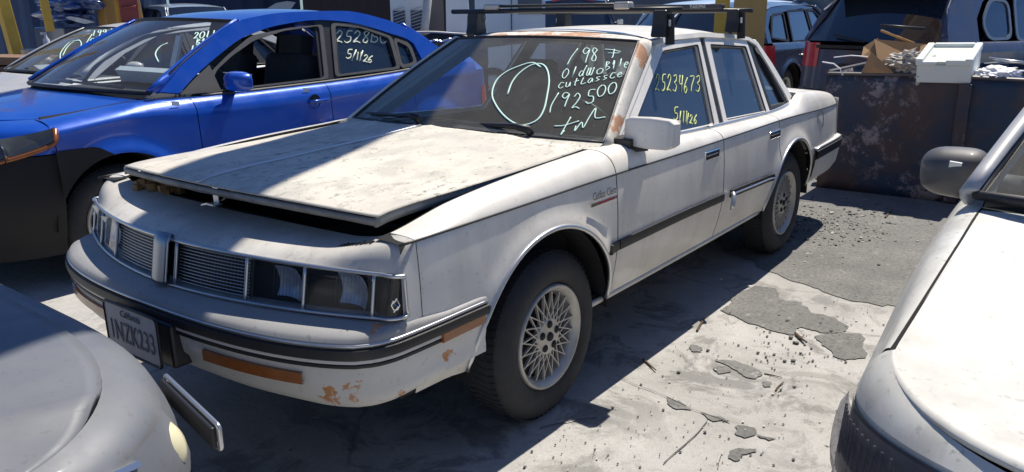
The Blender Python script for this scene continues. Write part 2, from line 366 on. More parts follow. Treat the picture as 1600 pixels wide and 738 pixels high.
for l in ([(1125, 484), (1150, 466), (1178, 449), (1205, 452), (1222, 470), (1250, 474), (1262, 488), (1300, 498), (1322, 510), (1318, 521), (1285, 521), (1252, 512), (1240, 524), (1205, 518), (1170, 504)],
          [(1278, 527), (1300, 522), (1345, 520), (1350, 560), (1318, 566), (1302, 556), (1284, 541)],
          [(1120, 563), (1150, 565), (1172, 572), (1192, 582), (1182, 592), (1160, 590), (1140, 578)],
          [(1110, 575), (1132, 573), (1135, 583), (1118, 586)], [(1078, 541), (1102, 544), (1100, 551), (1082, 550)],
          [(1036, 622), (1062, 628), (1088, 641), (1060, 640), (1042, 633)], [(1095, 645), (1122, 652), (1136, 660), (1118, 661)],
          [(1148, 668), (1180, 670), (1184, 682), (1166, 688), (1152, 680)], [(1186, 680), (1215, 686), (1205, 691)],
          [(1134, 716), (1152, 702), (1184, 704), (1184, 710), (1160, 714), (1146, 722)], [(1192, 597), (1206, 598), (1204, 606), (1192, 605)]):
    patch('asphalt_patch', gp(l), M['asphalt'], .016, .0045, st=.008)
for l in ([(962, 588), (990, 603), (1030, 617), (1062, 632), (1100, 648), (1140, 662)], [(1038, 728), (1062, 704), (1085, 684), (1107, 660)], [(845, 672), (875, 664), (905, 658), (935, 655)], [(1120, 735), (1128, 712)]):
    q = gp(l); wd_ = .004; up_ = [(a[0] + wd_*(1 + .6*math.sin(i*3)), a[1] + wd_, 0) for i, a in enumerate(q)]
    patch('ground_crack', q + up_[::-1], M['tar'], .004, .006)
# loose grit and chips on the concrete
mb = MB(); rr = random.Random(3)
def chip(p, s, mb=mb):
    a = rr.random() * 6.28; n = 5; pts = [(s*rr.uniform(.5, 1.1)*math.cos(a + 6.28*k/n), s*rr.uniform(.4, 1)*math.sin(a + 6.28*k/n)) for k in range(n)]
    mb.prism(pts, .004, .004 + s*rr.uniform(.15, .6), lambda u, v, d: (p[0]+u, p[1]+v, d))
for i in range(700):
    px, py = rr.uniform(700, 1500), rr.uniform(300, 738); p = at(px, py, 2, 0)
    if p.y > -.9 and p.x < 3.6: continue
    chip(p, abs(rr.gauss(0, .0028)) + .0015)
for i in range(110):
    px, py = rr.gauss(1240, 50), rr.gauss(545, 22); chip(at(px, py, 2, 0), abs(rr.gauss(0, .005)) + .002)
for i in range(500):
    px, py = rr.gauss(1300, 60), rr.gauss(352, 22); chip(at(px, py, 2, 0), abs(rr.gauss(0, .006)) + .003)
o = mb.build('gravel', M['tar']); o['kind'] = 'stuff'
mb = MB()
for i in range(300):
    p = at(rr.uniform(700, 1500), rr.uniform(300, 738), 2, 0)
    if p.y > -.9 and p.x < 3.6: continue
    chip(p, abs(rr.gauss(0, .003)) + .002, mb)
for i in range(120): chip(at(rr.gauss(1310, 50), rr.gauss(350, 15), 2, 0), abs(rr.gauss(0, .006)) + .003, mb)
o = mb.build('pale_grit', M['wheel']); o['kind'] = 'stuff'
mb = None
M['wood'] = plain('dry_twig', (.10, .07, .045), .9, vary=.4)
def twig(a, b, r, label):
    p, q = at(*a, 2, 0.0), at(*b, 2, 0.0); m = (p + q) / 2 + Vector((.003, .004, .001)); mb = MB()
    mb.tube([p + Vector((0, 0, r)), m + Vector((0, 0, r)), q + Vector((0, 0, r*2))], [r, r*.9, r*.5], 6); tag(mb.build('twig', M['wood']), label, 'twig')
twig((1243, 524), (1260, 540), .008, 'short brown twig lying below the larger dark asphalt patch')
twig((1194, 585), (1222, 592), .003, 'thin brown twig beside the middle dark stain on the concrete')
twig((1089, 519), (1102, 500), .006, 'dark twig across the shadow edge beside the white sedan')
twig((1005, 563), (1025, 582), .005, 'dark stick poking out of the car shadow near the front wheel')
twig((1383, 342), (1394, 331), .008, 'small stick on the dumpster shadow edge')
twig((1212, 612), (1224, 600), .004, 'bent twig among crumbs on the bright concrete')

# ------------------------------------------------------------------ wheels
def make_wheel(parent, c, r=.315, rim=.190, wid=.185, lace=True, side=-1, steer=0, name='wheel', vis=True):
    """outer face towards side*y; c = centre of the OUTER face"""
    W = bpy.data.objects.new(name, None); COL.objects.link(W); W.parent = parent; W.location = c; W.rotation_euler = (0, 0, steer + (0 if side < 0 else math.pi))
    # local: outer face at y=0 looking to -y, tyre extends to +y
    t = MB(); t.lathe([(.030, rim + .004), (.010, rim + .014), (.000, rim + .035), (-.004, rim + .06), (.000, r - .040), (.012, r - .020), (.026, r - .006), (.034, r - .001), (.05, r), (wid/2, r + .001), (wid-.05, r), (wid-.02, r - .01), (wid, r - .05), (wid, rim)], 56)
    for k in range(72):                       # tread blocks
        th = 2*math.pi*k/72
        for y0, y1, tw in ((.028, .058, .02), (.07, .11, -.02), (.12, .155, .02)):
            rm = Matrix.Rotation(-th, 3, 'Y'); cc = rm @ Vector((r + .001, (y0 + y1)/2, 0)); t.box(cc, (.0035, y1 - y0, .017), rm @ Matrix.Rotation(tw*12, 3, 'X'))
    t.build('tyre', M['rubber'], W, smooth=True, autos=40)
    m = MB(); m.lathe([(.06, rim - .030), (.035, rim - .026), (.018, rim - .018), (.004, rim - .004), (.001, rim), (.004, rim + .006), (.02, rim + .008), (.03, rim + .004)], 56)
    m.build('rim', M['wheel'], W, smooth=True)
    d = MB(); d.lathe([(.075, .0), (.075, rim - .02), (.06, rim - .028)], 32); d.build('brake_disc', M['wheeldark'], W)
    s = MB(); ro = rim - .024
    if lace:
        N = 20
        for k in range(N):
            a = 2*math.pi*k/N
            for sg, da in ((1, .50), (-1, .50)):
                a0, a1 = a, a + sg*da*1.6
                p0 = Vector((.045*math.cos(a0), .022, .045*math.sin(a0))); p1 = Vector((ro*math.cos(a1), .026, ro*math.sin(a1)))
                s.beam(p0, p1, .0042, .010, up=(0, 1, 0))
        s.lathe([(.014, 0), (.014, .035), (.017, .066), (.024, .072), (.04, .072)], 32)
        s.build('lattice_spokes', M['wheel'], W)
        h = MB()
        for k in range(5):
            a = 2*math.pi*k/5 + .3; h.lathe([(.008, 0), (.008, .009), (.0125, .012), (.0125, .0145), (.02, .0145)], 14, c=(.047*math.cos(a), .0, .047*math.sin(a)))
        h.lathe([(.006, 0), (.006, .014), (.016, .019)], 18, c=(0, 0, 0)); h.build('hub_holes', M['wheeldark'], W, smooth=True)
    else:
        for k in range(7):
            a = 2*math.pi*k/7; s.beam((.03*math.cos(a), .02, .03*math.sin(a)), (ro*math.cos(a), .03, ro*math.sin(a)), .035, .014, up=(0, 1, 0))
        s.lathe([(.012, 0), (.012, .04), (.02, .05), (.05, .05)], 24); s.build('spokes', M['wheel'], W)
    return W

# ------------------------------------------------------------------ main white sedan
root = thing('old_sedan', 'old dirty white four-door sedan with propped-up peeling hood, rusty windshield pillar and roof rack', 'car', (0, 0, 0))
wf = pch([(.18, .840), (.35, .852), (.6, .862), (1.0, .872), (1.6, .878), (2.4, .880), (3.2, .876), (3.7, .868), (4.2, .848), (4.5, .822), (4.62, .795)])
zcr = pch([(.2, .843), (.7, .851), (1.4, .858), (2.0, .856), (3.15, .857), (4.16, .832), (4.65, .82)])
offz = pch([(.28, -.06), (.36, -.045), (.45, -.02), (.56, -.002), (.62, 0), (.72, -.003), (.855, -.014)])
ztop = pch([(.24, .846), (.30, .851), (.55, .893), (.88, .920), (1.28, .938), (1.5, .944), (1.8, .925), (2.5, .897), (3.3, .884), (3.62, .90), (3.80, .955), (4.0, .95), (4.4, .915), (4.58, .885), (4.66, .86)])
yin = pch([(.2, .735), (1.30, .735), (1.5, .755), (1.8, .772), (2.5, .770), (3.4, .770), (3.75, .76), (4.2, .74), (4.6, .71)])
SILL = .365
ARCH = [(.925, .325, .42), (3.47, .315, .405)]
def zbot(x):
    z = SILL if x < 3.9 else lerp(SILL, .42, min(1, (x - 3.9)/.5))
    for xc, zc, R in ARCH:
        if abs(x - xc) < R: z = max(z, zc + math.sqrt(R*R - (x-xc)**2))
    return z
def flare(x, z):
    f = 0
    for xc, zc, R in ARCH:
        d = math.hypot(x - xc, z - zc) - R
        if d > -.01 and z > zc - .1: f = max(f, .016 * math.exp(-(max(d, 0) / .045)**2))
    return f
def side_pt(x, t, s=-1, inset=0):            # t 0..1 bottom..crease ; 1..2 crease..top
    zb, zc, zt = zbot(x), zcr(x), ztop(x)
    if t <= 1:
        z = lerp(zb, zc, t); y = wf(x) + offz(z) + flare(x, z)
    else:
        q = t - 1; y0 = wf(x) - .014; y1 = yin(x); P0 = (y0, zc); P1 = (y0 - .016, zc + .75*(zt - zc)); P2 = (lerp(y0, y1, .45), zt + .002); P3 = (y1, zt)
        y = (1-q)**3*P0[0] + 3*q*(1-q)**2*P1[0] + 3*q*q*(1-q)*P2[0] + q**3*P3[0]; z = (1-q)**3*P0[1] + 3*q*(1-q)**2*P1[1] + 3*q*q*(1-q)*P2[1] + q**3*P3[1]
    return (x, s*(y - inset), z - inset*.3)
TS = frange(0, 1, 16) + [1 + k/8 for k in range(1, 9)]
def xs_for(a, b):
    xs = set(round(v, 4) for v in frange(a, b, max(4, int((b-a)/.03))))
    for xc, zc, R in ARCH:
        for k in range(41):
            x = xc - R*math.cos(math.pi*k/40)
            if a < x < b: xs.add(round(x, 4))
    return sorted(xs)
def side_panel(name, a, b, s, mat, label=None):
    o = grid(name, xs_for(a, b), TS, lambda x, t: side_pt(x, t, s), mat, root, flip=(s > 0), thick=.0)
    o.modifiers.new('w', 'WELD').merge_threshold = .0002
    if label: o['label'] = label
    return o
for s in (-1, 1):
    side_panel('front_fender', .300, 1.374, s, M['white'])
    side_panel('front_door', 1.380, 2.405, s, M['white'])
    side_panel('rear_door', 2.412, 3.205, s, M['white'])
    side_panel('quarter_panel', 3.211, 4.60, s, M['white'])
    v, f = gridmesh(xs_for(.25, 4.58), TS, lambda x, t: side_pt(x, t, s, .012), flip=(s > 0)); mk('inner_body', v, f, M['dark'], root, smooth=True)
    # crease pinstripe and sill
    mb = MB(); mb.tube([Vector(side_pt(x, 1.0, s)) + Vector((0, s*.0005, 0)) for x in frange(.24, 4.58, 90)], .0042, 6); mb.build('body_pinstripe', M['trim'], root, smooth=True)
    mb = MB(); mb.tube([Vector((x, s*(wf(x) - .05), SILL - .012)) for x in frange(1.25, 3.07, 30)], .012, 8); mb.build('rocker_trim', M['white'], root, smooth=True)
    mb = MB(); mb.box((2.15, s*.77, SILL - .015), (1.9, .08, .05)); mb.build('rocker_panel', M['dark'], root)
    # wheel-arch lips and dark wells
    for xc, zc, R in ARCH:
        a0 = math.asin(max(-1, min(1, (SILL - .0 - zc) / R))); pts = []
        for k in range(41):
            a = a0 + (math.pi - 2*a0) * k / 40; x = xc + R*math.cos(a); z = zc + R*math.sin(a); z = max(z, SILL)
            pts.append(Vector((x, s*(wf(x) + offz(z) + flare(x, z) + .003), z)))
        mb = MB(); mb.tube(pts, .0085, 8); mb.build('wheel_arch_trim', M['alu'], root, smooth=True)
        mb = MB(); L = [(xc + (R+.0)*math.cos(math.pi*k/24), zc + (R+.0)*math.sin(math.pi*k/24)) for k in range(25)]
        n = len(L); v = [(x, s*.852, z) for x, z in L] + [(x, s*.45, z) for x, z in L]
        mk('wheel_well', v + [(x, s*.45, z) for x, z in L], [(i, i+1, n+i+1, n+i) for i in range(n-1)] + [tuple(range(2*n, 3*n))], M['dark'], root)
for nm, x, y, ss in (('f', .985, .838, 1), ('r', 3.535, .832, 1)):
    make_wheel(root, (x, -y, .315), side=-1, steer=R_(0)); make_wheel(root, (x, y, .315), side=1)
# underbody keeps light out
mb = MB(); mb.box((2.3, 0, .44), (3.9, 1.3, .16)); mb.box((2.2, 0, .41), (1.62, 1.62, .05)); mb.box((4.2, 0, .46), (.66, 1.56, .05)); mb.build('underbody', M['dark'], root)

# side mouldings (driver side detailed)
def mould_strip(mb, x0, x1, z0, z1, out, s, n=20):
    v = []
    for i in range(n + 1):
        x = lerp(x0, x1, i/n); za = z0(x); zb2 = z1(x); y = wf(x) + flare(x, za)
        for z, d in ((za, 0), (za, out*.8), (lerp(za, zb2, .5), out), (zb2, out*.8), (zb2, 0)): v.append((x, s*(y + offz(z) + d), z))
    f = [(i*5+j, i*5+j+1, (i+1)*5+j+1, (i+1)*5+j) for i in range(n) for j in range(4)] + [(0, 1, 2, 3, 4), tuple(n*5+k for k in (4, 3, 2, 1, 0))]
    mb.add(v, f)
zm = pch([(1.28, .577), (1.9, .580), (2.45, .574), (3.2, .556), (4.6, .56)])
for s in (-1, 1):
    for x0, x1 in ((1.300, 1.374), (1.382, 2.403), (2.50, 3.10)):
        mb = MB(); mould_strip(mb, x0, x1, lambda x: zm(x) - .019, lambda x: zm(x) + .019, .014, s); mb.build('side_moulding', M['trim'], root, smooth=True, autos=50)
        if x0 == 2.50: mb = MB(); mould_strip(mb, x0, x1, lambda x: zm(x) - .006, lambda x: zm(x) + .003, .0185, s); mb.build('moulding_insert', M['alu'], root)
    if s < 0:   # torn end of the bright insert
        mb = MB(); mb.tube([(2.50, -.893, .580), (2.49, -.905, .565), (2.455, -.915, .53), (2.45, -.91, .505)], [.012, .013, .012, .008], 8); o = mb.build('torn_moulding_end', M['alu'], root, smooth=True)
# door handles
for s in (-1, 1):
    for xa, z in ((2.215, .803), (3.075, .790)):
        mb = MB(); mb.box((xa + .055, s*.868, z), (.165, .012, .046)); o = mb.build('door_handle', M['chrome'], root, bevel=.006)
        mb2 = MB(); mb2.box((xa + .05, s*.8755, z - .006), (.125, .006, .018)); mb2.build('handle_recess', M['trim'], o, bevel=.003)
# fuel door outline
mb = MB(); mb.tube([(4.02 + .075*math.cos(a), -(wf(4.0) - .006), .74 + .085*math.sin(a)) for a in frange(-.3, 3.3, 20)], .002, 5); mb.build('fuel_door', M['trim'], root)

# --- greenhouse (side plane)
def gy(z): return .72 - .49*(z - .95)
def sidefn(s, inset=0): return lambda x, z: (x, s*(gy(z) - inset), z)
WIN = {'front_door_glass': [(1.665, .915), (2.32, 1.269), (2.736, 1.283), (2.56, .895)],
       'rear_door_glass': [(2.723, .902), (2.88, 1.279), (3.366, 1.249), (3.290, .885)],
       'quarter_glass': [(3.385, .905), (3.452, 1.248), (3.520, 1.238), (3.625, .905)]}
OUT = {'front_door_glass': [(1.565, .915), (2.262, 1.303), (2.782, 1.314), (2.612, .884)],
       'rear_door_glass': [(2.668, .884), (2.835, 1.312), (3.405, 1.284), (3.335, .868)],
       'quarter_glass': [(3.352, .885), (3.412, 1.282), (3.552, 1.265), (3.685, .885)]}
for s in (-1, 1):
    fl = s > 0
    for k in WIN:
        inner = roundpoly(WIN[k], .018); outer = roundpoly(OUT[k], .022)
        gm = M['side'] if s < 0 else M['clear']
        if not (s > 0 and k != 'quarter_glass'):
            o = ngon(k, roundpoly([(a, b) for a, b in WIN[k]], .010), sidefn(s, .012), gm, root)
            if s < 0 and k == 'front_door_glass': FDG = o
        mb = MB(); ring(mb, outer, inner, sidefn(s)); ring(mb, inner, inner, sidefn(s))
        n = len(inner)
        mb.add([sidefn(s)(*p) for p in inner] + [sidefn(s, .02)(*p) for p in inner], [(i, (i+1) % n, n+(i+1) % n, n+i) for i in range(n)])
        mb.build(k.replace('glass', 'window_frame'), M['white'] if k != 'quarter_glass' else M['trim'], root, thick=.008)
        mb = MB(); mb.tube([Vector(sidefn(s, -.001)(*p)) for p in inner], .0065, 6, closed=True); mb.build('window_seal', M['trim'], root, smooth=True)
    # B pillar gap, roof drip rail, sail and C pillar
    ngon('b_pillar', [(2.60, .88), (2.77, 1.318), (2.85, 1.318), (2.68, .88)], sidefn(s, .010), M['trim'], root, thick=.01)
    rail = [(1.515, .925), (1.90, 1.135), (2.215, 1.312), (2.45, 1.331), (2.8, 1.334), (3.2, 1.316), (3.43, 1.292), (3.54, 1.262), (3.64, 1.13), (3.72, .98), (3.76, .92)]
    low = [(1.55, .905), (1.93, 1.11), (2.25, 1.292), (2.46, 1.309), (2.8, 1.312), (3.2, 1.294), (3.41, 1.274), (3.50, 1.245), (3.57, 1.12), (3.64, .98), (3.67, .905)]
    mb = MB(); n = len(rail); v = [(x, s*(gy(z) - .002), z) for x, z in rail] + [(x, s*(gy(z) - .002), z) for x, z in low]
    mb.add(v, [(i, i+1, n+i+1, n+i) for i in range(n-1)]); mb.build('roof_side_rail', M['white'], root, thick=.02)
    mb = MB(); mb.tube([Vector((x, s*(gy(z) + .006), z)) for x, z in rail[:8]], .007, 6); mb.build('drip_rail', M['alu'], root, smooth=True)
    # belt moulding
    for pts in ([(x, s*(yin(x) + .004), ztop(x) + .005) for x in frange(1.60, 2.40, 16)], [(x, s*(yin(x) + .004), ztop(x) + .005) for x in frange(2.43, 3.62, 20)]):
        mb = MB(); mb.tube(pts, .0095, 8); mb.build('belt_moulding', M['alu'], root, smooth=True)
    # shelf between shoulder and glass
    grid('window_sill_panel', frange(1.40, 3.70, 30), [0, 1], lambda x, t: (x, s*lerp(yin(x), gy(.9) - .012, t), ztop(x) - .002 - .005*t), M['white'], root, flip=fl)

# windshield, roof, backlight
def wsfn(u, v, lift=0):                       # u -1..1 across (passenger +), v 0 base .. 1 top
    yb, yt = .732, .548; y = u * lerp(yb, yt, v)
    xb = 1.500 - .105*(1 - u*u); xt = 2.110 - .085*(1 - u*u)
    zb_, zt_ = .950 + .014*(1-u*u), 1.322 + .018*(1-u*u)
    x = lerp(xb, xt, v); z = lerp(zb_, zt_, v) + .012*math.sin(math.pi*v)
    return (x - lift*.5, y, z + lift)
US = frange(-1, 1, 24); VS = frange(0, 1, 12)
wv, wfc = gridmesh(US, VS, wsfn, flip=True)
WS = mk('windshield', wv, wfc, M['ws'], root, smooth=True)
# black seal and pillars
loop = [wsfn(u, 0) for u in US] + [wsfn(1, v) for v in VS[1:]] + [wsfn(u, 1) for u in US[::-1][1:]] + [wsfn(-1, v) for v in VS[::-1][1:-1]]
mb = MB(); mb.tube(loop, .008, 6, closed=True); mb.build('windshield_seal', M['trim'], root, smooth=True)
for s in (-1, 1):
    def pil(v, t, s=s):
        a = Vector(wsfn(s, v)); x, z = lerp(1.535, 2.235, v), lerp(.915, 1.305, v) + .006*math.sin(math.pi*v)
        b = Vector((x, s*(gy(z) + .0), z)); p = a.lerp(b, t); p += Vector((-.006, s*.008, .006)) * math.sin(math.pi*t); return p
    o = grid('a_pillar', frange(-.03, 1.0, 14), frange(0, 1, 6), pil, M['rusty'] if s < 0 else M['white'], root, flip=(s < 0), thick=.02)
    if s < 0: o['label'] = 'windshield pillar with peeling paint and orange rust'
ROOFY = lambda x: lerp(.556, .562, 0) - .0*x
def rooffn(x_, v):                            # x_ 0..1 front..rear, v -1..1
    xf = 2.110 - .085*(1 - v*v); xr = 3.50 + .05*(1 - v*v)*0 + .02
    x = lerp(xf, xr, x_); zr = pch([(0, 1.328), (.15, 1.343), (.5, 1.347), (.8, 1.322), (.95, 1.290), (1, 1.268)])(x_)
    cr = pch([(0, .017), (.2, .030), (.6, .034), (1, .030)])(x_)
    ed = abs(v)**6
    y = v*(gy(1.31) + .004 - .0*ed); z = zr + cr*(1 - v*v) - .014*ed
    return (x, y, z)
def rf(a, b, name, mat):
    return grid(name, frange(a, b, 16), frange(-1, 1, 32), rooffn, mat, root, flip=True)
rf(0, .085, 'roof_header', M['rusty']); rf(.085, 1, 'roof', M['white'])
mb = MB(); mb.tube([Vector(rooffn(.09, v)) + Vector((0, 0, .0005)) for v in frange(-.97, .97, 24)], .003, 5); mb.build('roof_seam', M['trim'], root)
grid('headliner', frange(.02, .98, 6), frange(-.98, .98, 6), lambda a, b: tuple(Vector(rooffn(a, b)) - Vector((0, 0, .03))), M['greyseat'], root)
def blfn(u, v):
    y = u*lerp(.70, .545, v); x = lerp(3.86, 3.525, v) + .06*(1-u*u); z = lerp(.955, 1.272, v) + .03*(1 - u*u)*v
    return (x, y, z)
grid('rear_window', frange(-.9, .9, 16), VS, blfn, M['clear'], root)
for s in (-1, 1):
    grid('c_pillar', frange(0, 1, 8), frange(0, 1, 5), lambda v, t: tuple(Vector((lerp(3.745, 3.53, v), s*gy(lerp(.93, 1.27, v)), lerp(.93, 1.27, v))).lerp(Vector(blfn(s*.9, v)), t)), M['white'], root, flip=(s < 0), thick=.02)
# cowl, deck lid, tail
def hoodrear(y): return 1.40 - .115*(1 - (y/.7)**2)
grid('cowl_panel', frange(-.735, .735, 24), [0, .5, 1], lambda y, t: (lerp(hoodrear(y) - .01, 1.505 - .105*(1 - (y/.735)**2), t), y, lerp(ztop(1.35) - .004 + .022*(1-(y/.735)**2), .952 + .010*(1-(y/.735)**2), t) - .008*math.sin(math.pi*t)), M['hood'], root, flip=True)
def deckfn(x_, v):
    x = lerp(3.80, 4.58, x_); w_ = lerp(yin(3.8), yin(4.6), x_); return (x, v*w_, ztop(x) + .030*(1 - v*v)*(1 - .5*x_) - (.02 if x_ > .98 else 0))
grid('trunk_lid', frange(0, 1, 20), frange(-1, 1, 20), deckfn, M['white'], root, flip=True)
grid('tail_panel', frange(-1, 1, 24), frange(0, 1, 8), lambda v, t: (lerp(4.60, 4.655, t) + .04*(1-v*v), v*lerp(.80, .80, t), lerp(.86 + .018*(1-v*v), .42, t)), M['white'], root, flip=True)
for s in (-1, 1):
    mb = MB(); mb.box((4.655, s*.56, .70), (.03, .36, .16)); mb.build('tail_lamp', M['red'], root, bevel=.008)
def rbp(t):                                   # rear bumper perimeter, -1..1
    a = abs(t); s = 1 if t > 0 else -1
    pts = [(0, 4.80, 0), (.5, 4.77, .5), (.68, 4.72, .74), (.78, 4.62, .835), (1.0, 3.93, .872)]
    fx = pch([(p[0], p[1]) for p in pts]); fy = pch([(p[0], p[2]) for p in pts]); return Vector((fx(a), s*fy(a), 0))
def bump_loft(fn, prof, name, mat, ts, n=None):
    v = []; 
    for t in ts:
        p = fn(t); q = fn(min(1, t + .004)) - fn(max(-1, t - .004)); nrm = Vector((q.y, -q.x, 0)).normalized()
        if nrm.dot(p - Vector((2.3, 0, 0))) < 0: nrm = -nrm
        for d, z in prof(t): v.append(p + nrm*d + Vector((0, 0, z)))
    k = len(prof(0)); f = [(i*k+j, i*k+j+1, (i+1)*k+j+1, (i+1)*k+j) for i in range(len(ts)-1) for j in range(k-1)]
    return mk(name, v, f, mat, root, smooth=True, autos=50)
RT = sorted(set(frange(-1, 1, 60)))
bump_loft(rbp, lambda t: [(-.08, .60), (-.01, .60), (0, .595), (0, .585)], 'rear_bumper', M['bumper'], RT)
bump_loft(rbp, lambda t: [(0, .585), (.012, .58), (.012, .53), (0, .525)], 'rear_bumper_strip', M['trim'], RT)
bump_loft(rbp, lambda t: [(0, .525), (-.002, .50), (-.015, .42), (-.05, .36)], 'rear_bumper_skirt', M['bumper'], RT)
mb = MB(); mb.tube([rbp(t) + Vector((0, 0, .592)) for t in RT], .007, 6); mb.build('bumper_bright_strip', M['alu'], root, smooth=True)

# --- front end
def fx(y, z): return .035 + .27*y*y - (.77 - z)*.2
def front_path(t):                            # t -1..1 round the lamps, wraps the corner
    a = abs(t); s = 1 if t > 0 else -1
    if a < .9: y = .800*a/.9; return y*s, 0.035 + .27*y*y
    q = (a - .9)/.1; ang = q*math.pi/2; return s*(.800 + .042*math.sin(ang)), .208 + .03*(1 - math.cos(ang)) + (.0 if q < 1 else 0)
def fp(t, z, out=0):
    y, x = front_path(t); a = abs(t); s = 1 if t > 0 else -1
    nx, ny = (-1, 0) if a < .9 else (-math.cos((a-.9)/.1*math.pi/2), s*math.sin((a-.9)/.1*math.pi/2))
    wid = (.842 + (.77 - z)*.05)/.842
    return (x - (.77 - z)*.2*max(0, -nx) + nx*out, y*wid + ny*out, z)
FT = sorted(set(frange(-1, 1, 80) + frange(.9, 1, 10) + [-q for q in frange(.9, 1, 10)]))
def zlt(t): return .782 - .020*abs(t)**2      # top line of the lamp band
def zlb(t): return .640 + .004*abs(t)
def hdfn(t, v):                               # header panel, v 0 front lip .. 1 rear edge
    y, x = front_path(t); a = abs(t)
    xr = pch([(0, .280), (.6, .295), (.85, .305), (1, .30)])(a); yr = (y if a < .76 else math.copysign(pch([(.76, .6755), (.84, .712), (.92, .726), (1, .735)])(a), t))
    x0, y0, z0 = fp(t, zlt(t)); z1 = pch([(0, .818), (.65, .820), (.8, .836), (.9, .846), (1, .848)])(a)
    xx = lerp(x0, xr, v); yy = lerp(y0, yr, v**1.3 if a > .76 else v)
    sk = min(1, max(0, (a - .6)/.32)); sk = sk*sk*(3 - 2*sk)
    zz = z0 + (z1 - z0)*lerp(pch([(0, 0), (.12, .30), (.35, .62), (.7, .87), (1, 1)])(v), pch([(0, 0), (.12, .62), (.3, .90), (.6, .985), (1, 1)])(v), sk)
    if a > .80:
        q = min(1, (a - .80)/.20); q = q*q*(3 - 2*q); sg_ = math.copysign(1, t); e = Vector(fp(sg_, .762)).lerp(Vector(side_pt(.297, 1.0, sg_)), v/.35) if v < .35 else Vector(side_pt(.297, 1 + (v - .35)/.65, sg_)); k = q
        xx, yy, zz = lerp(xx, e[0], k), lerp(yy, e[1], k), lerp(zz, e[2], k)
    return (xx, yy, zz)
grid('header_panel', FT, frange(0, 1, 12), hdfn, M['header'], root, flip=True, thick=.0)
# header side cheek down to bumper
for s in (-1, 1):
    grid('lamp_surround_cheek', [.985, 1.0, 1.01], frange(0, 1, 6), lambda t, q: fp(s*min(t, 1), lerp(.60, .7625, q), 0) if t <= 1 else side_pt(.297, (lerp(.60, .843, q) - SILL)/(.843 - SILL), s), M['white'], root, flip=(s > 0))
mb = MB(); mb.tube([fp(t, zlt(t) - .002, .006) for t in FT], .0065, 6); mb.tube([fp(t, zlb(t), .006) for t in FT], .0055, 6)
for s in (-1, 1): mb.tube([fp(s, z, .003) for z in frange(.642, .764, 6)], .006, 6)
mb.build('lamp_band_trim', M['alu'], root, smooth=True)
grid('lamp_band_backing', FT, [.62, .70, .785], lambda t, z: fp(t*.985, z, -.045), M['dark'], root)
grid('band_top_return', FT, [0, 1], lambda t, v: tuple(lerp(Vector(fp(t, zlt(t), 0)), Vector(fp(t*.985, zlt(t), -.05)), v)), M['trim'], root)
grid('band_bottom_return', FT, [0, 1], lambda t, v: tuple(lerp(Vector(fp(t, zlb(t) - .004, 0)), Vector(fp(t*.985, zlb(t), -.05)), v)), M['header'], root)
yt = lambda y: y/.800*.9
# grille: two halves
for a, b in ((-.372, -.060), (.060, .372)):
    gr = bpy.data.objects.new('grille', None); COL.objects.link(gr); gr.parent = root
    mb = MB()
    for k in range(12):
        z = lerp(.655, .765, k/11); mb.tube([fp(yt(y), z - .006*abs(y), -.008) for y in frange(a, b, 12)], .0017, 5)
    mb.build('grille_bars', M['alu'], gr, smooth=True)
    mb = MB()
    for k in range(22):
        y = lerp(a, b, (k + .5)/22); mb.beam(fp(yt(y), .65, -.022), fp(yt(y), .77, -.022), .003, .02)
    mb.build('grille_fins', M['black'], gr)
    for y in (a, b): mb = MB(); mb.tube([fp(yt(y), z, .004) for z in frange(.645, .776, 6)], .0065, 6); mb.build('grille_end_trim', M['alu'], gr, smooth=True)
# centre emblem (waterfall shield)
def emb(u, v): y = u*.035; z = lerp(.640, .790, v); x = fx(0, min(z, .775)) - .006 - .005*(1 - u*u) + (.012*max(0, (v - .86)/.14)**2); return (x, y, z)
em = grid('centre_emblem', frange(-1, 1, 10), frange(0, 1, 14), emb, M['emblem'], root, thick=.02, flip=True)
mb = MB(); e0 = fx(0, .715) - .012
mb.box((e0, 0, .712), (.008, .028, .05)); mb.build('emblem_block', M['dark'], em, bevel=.004)
mb = MB(); mb.tube([(e0 - .006, .011*math.cos(a), .712 + .020*math.sin(a)) for a in frange(0, 2*math.pi, 12)[:-1]], .003, 5, closed=True); mb.beam((e0 - .006, -.004, .70), (e0 - .006, .005, .724), .004); mb.build('emblem_mark', M['chrome'], em)
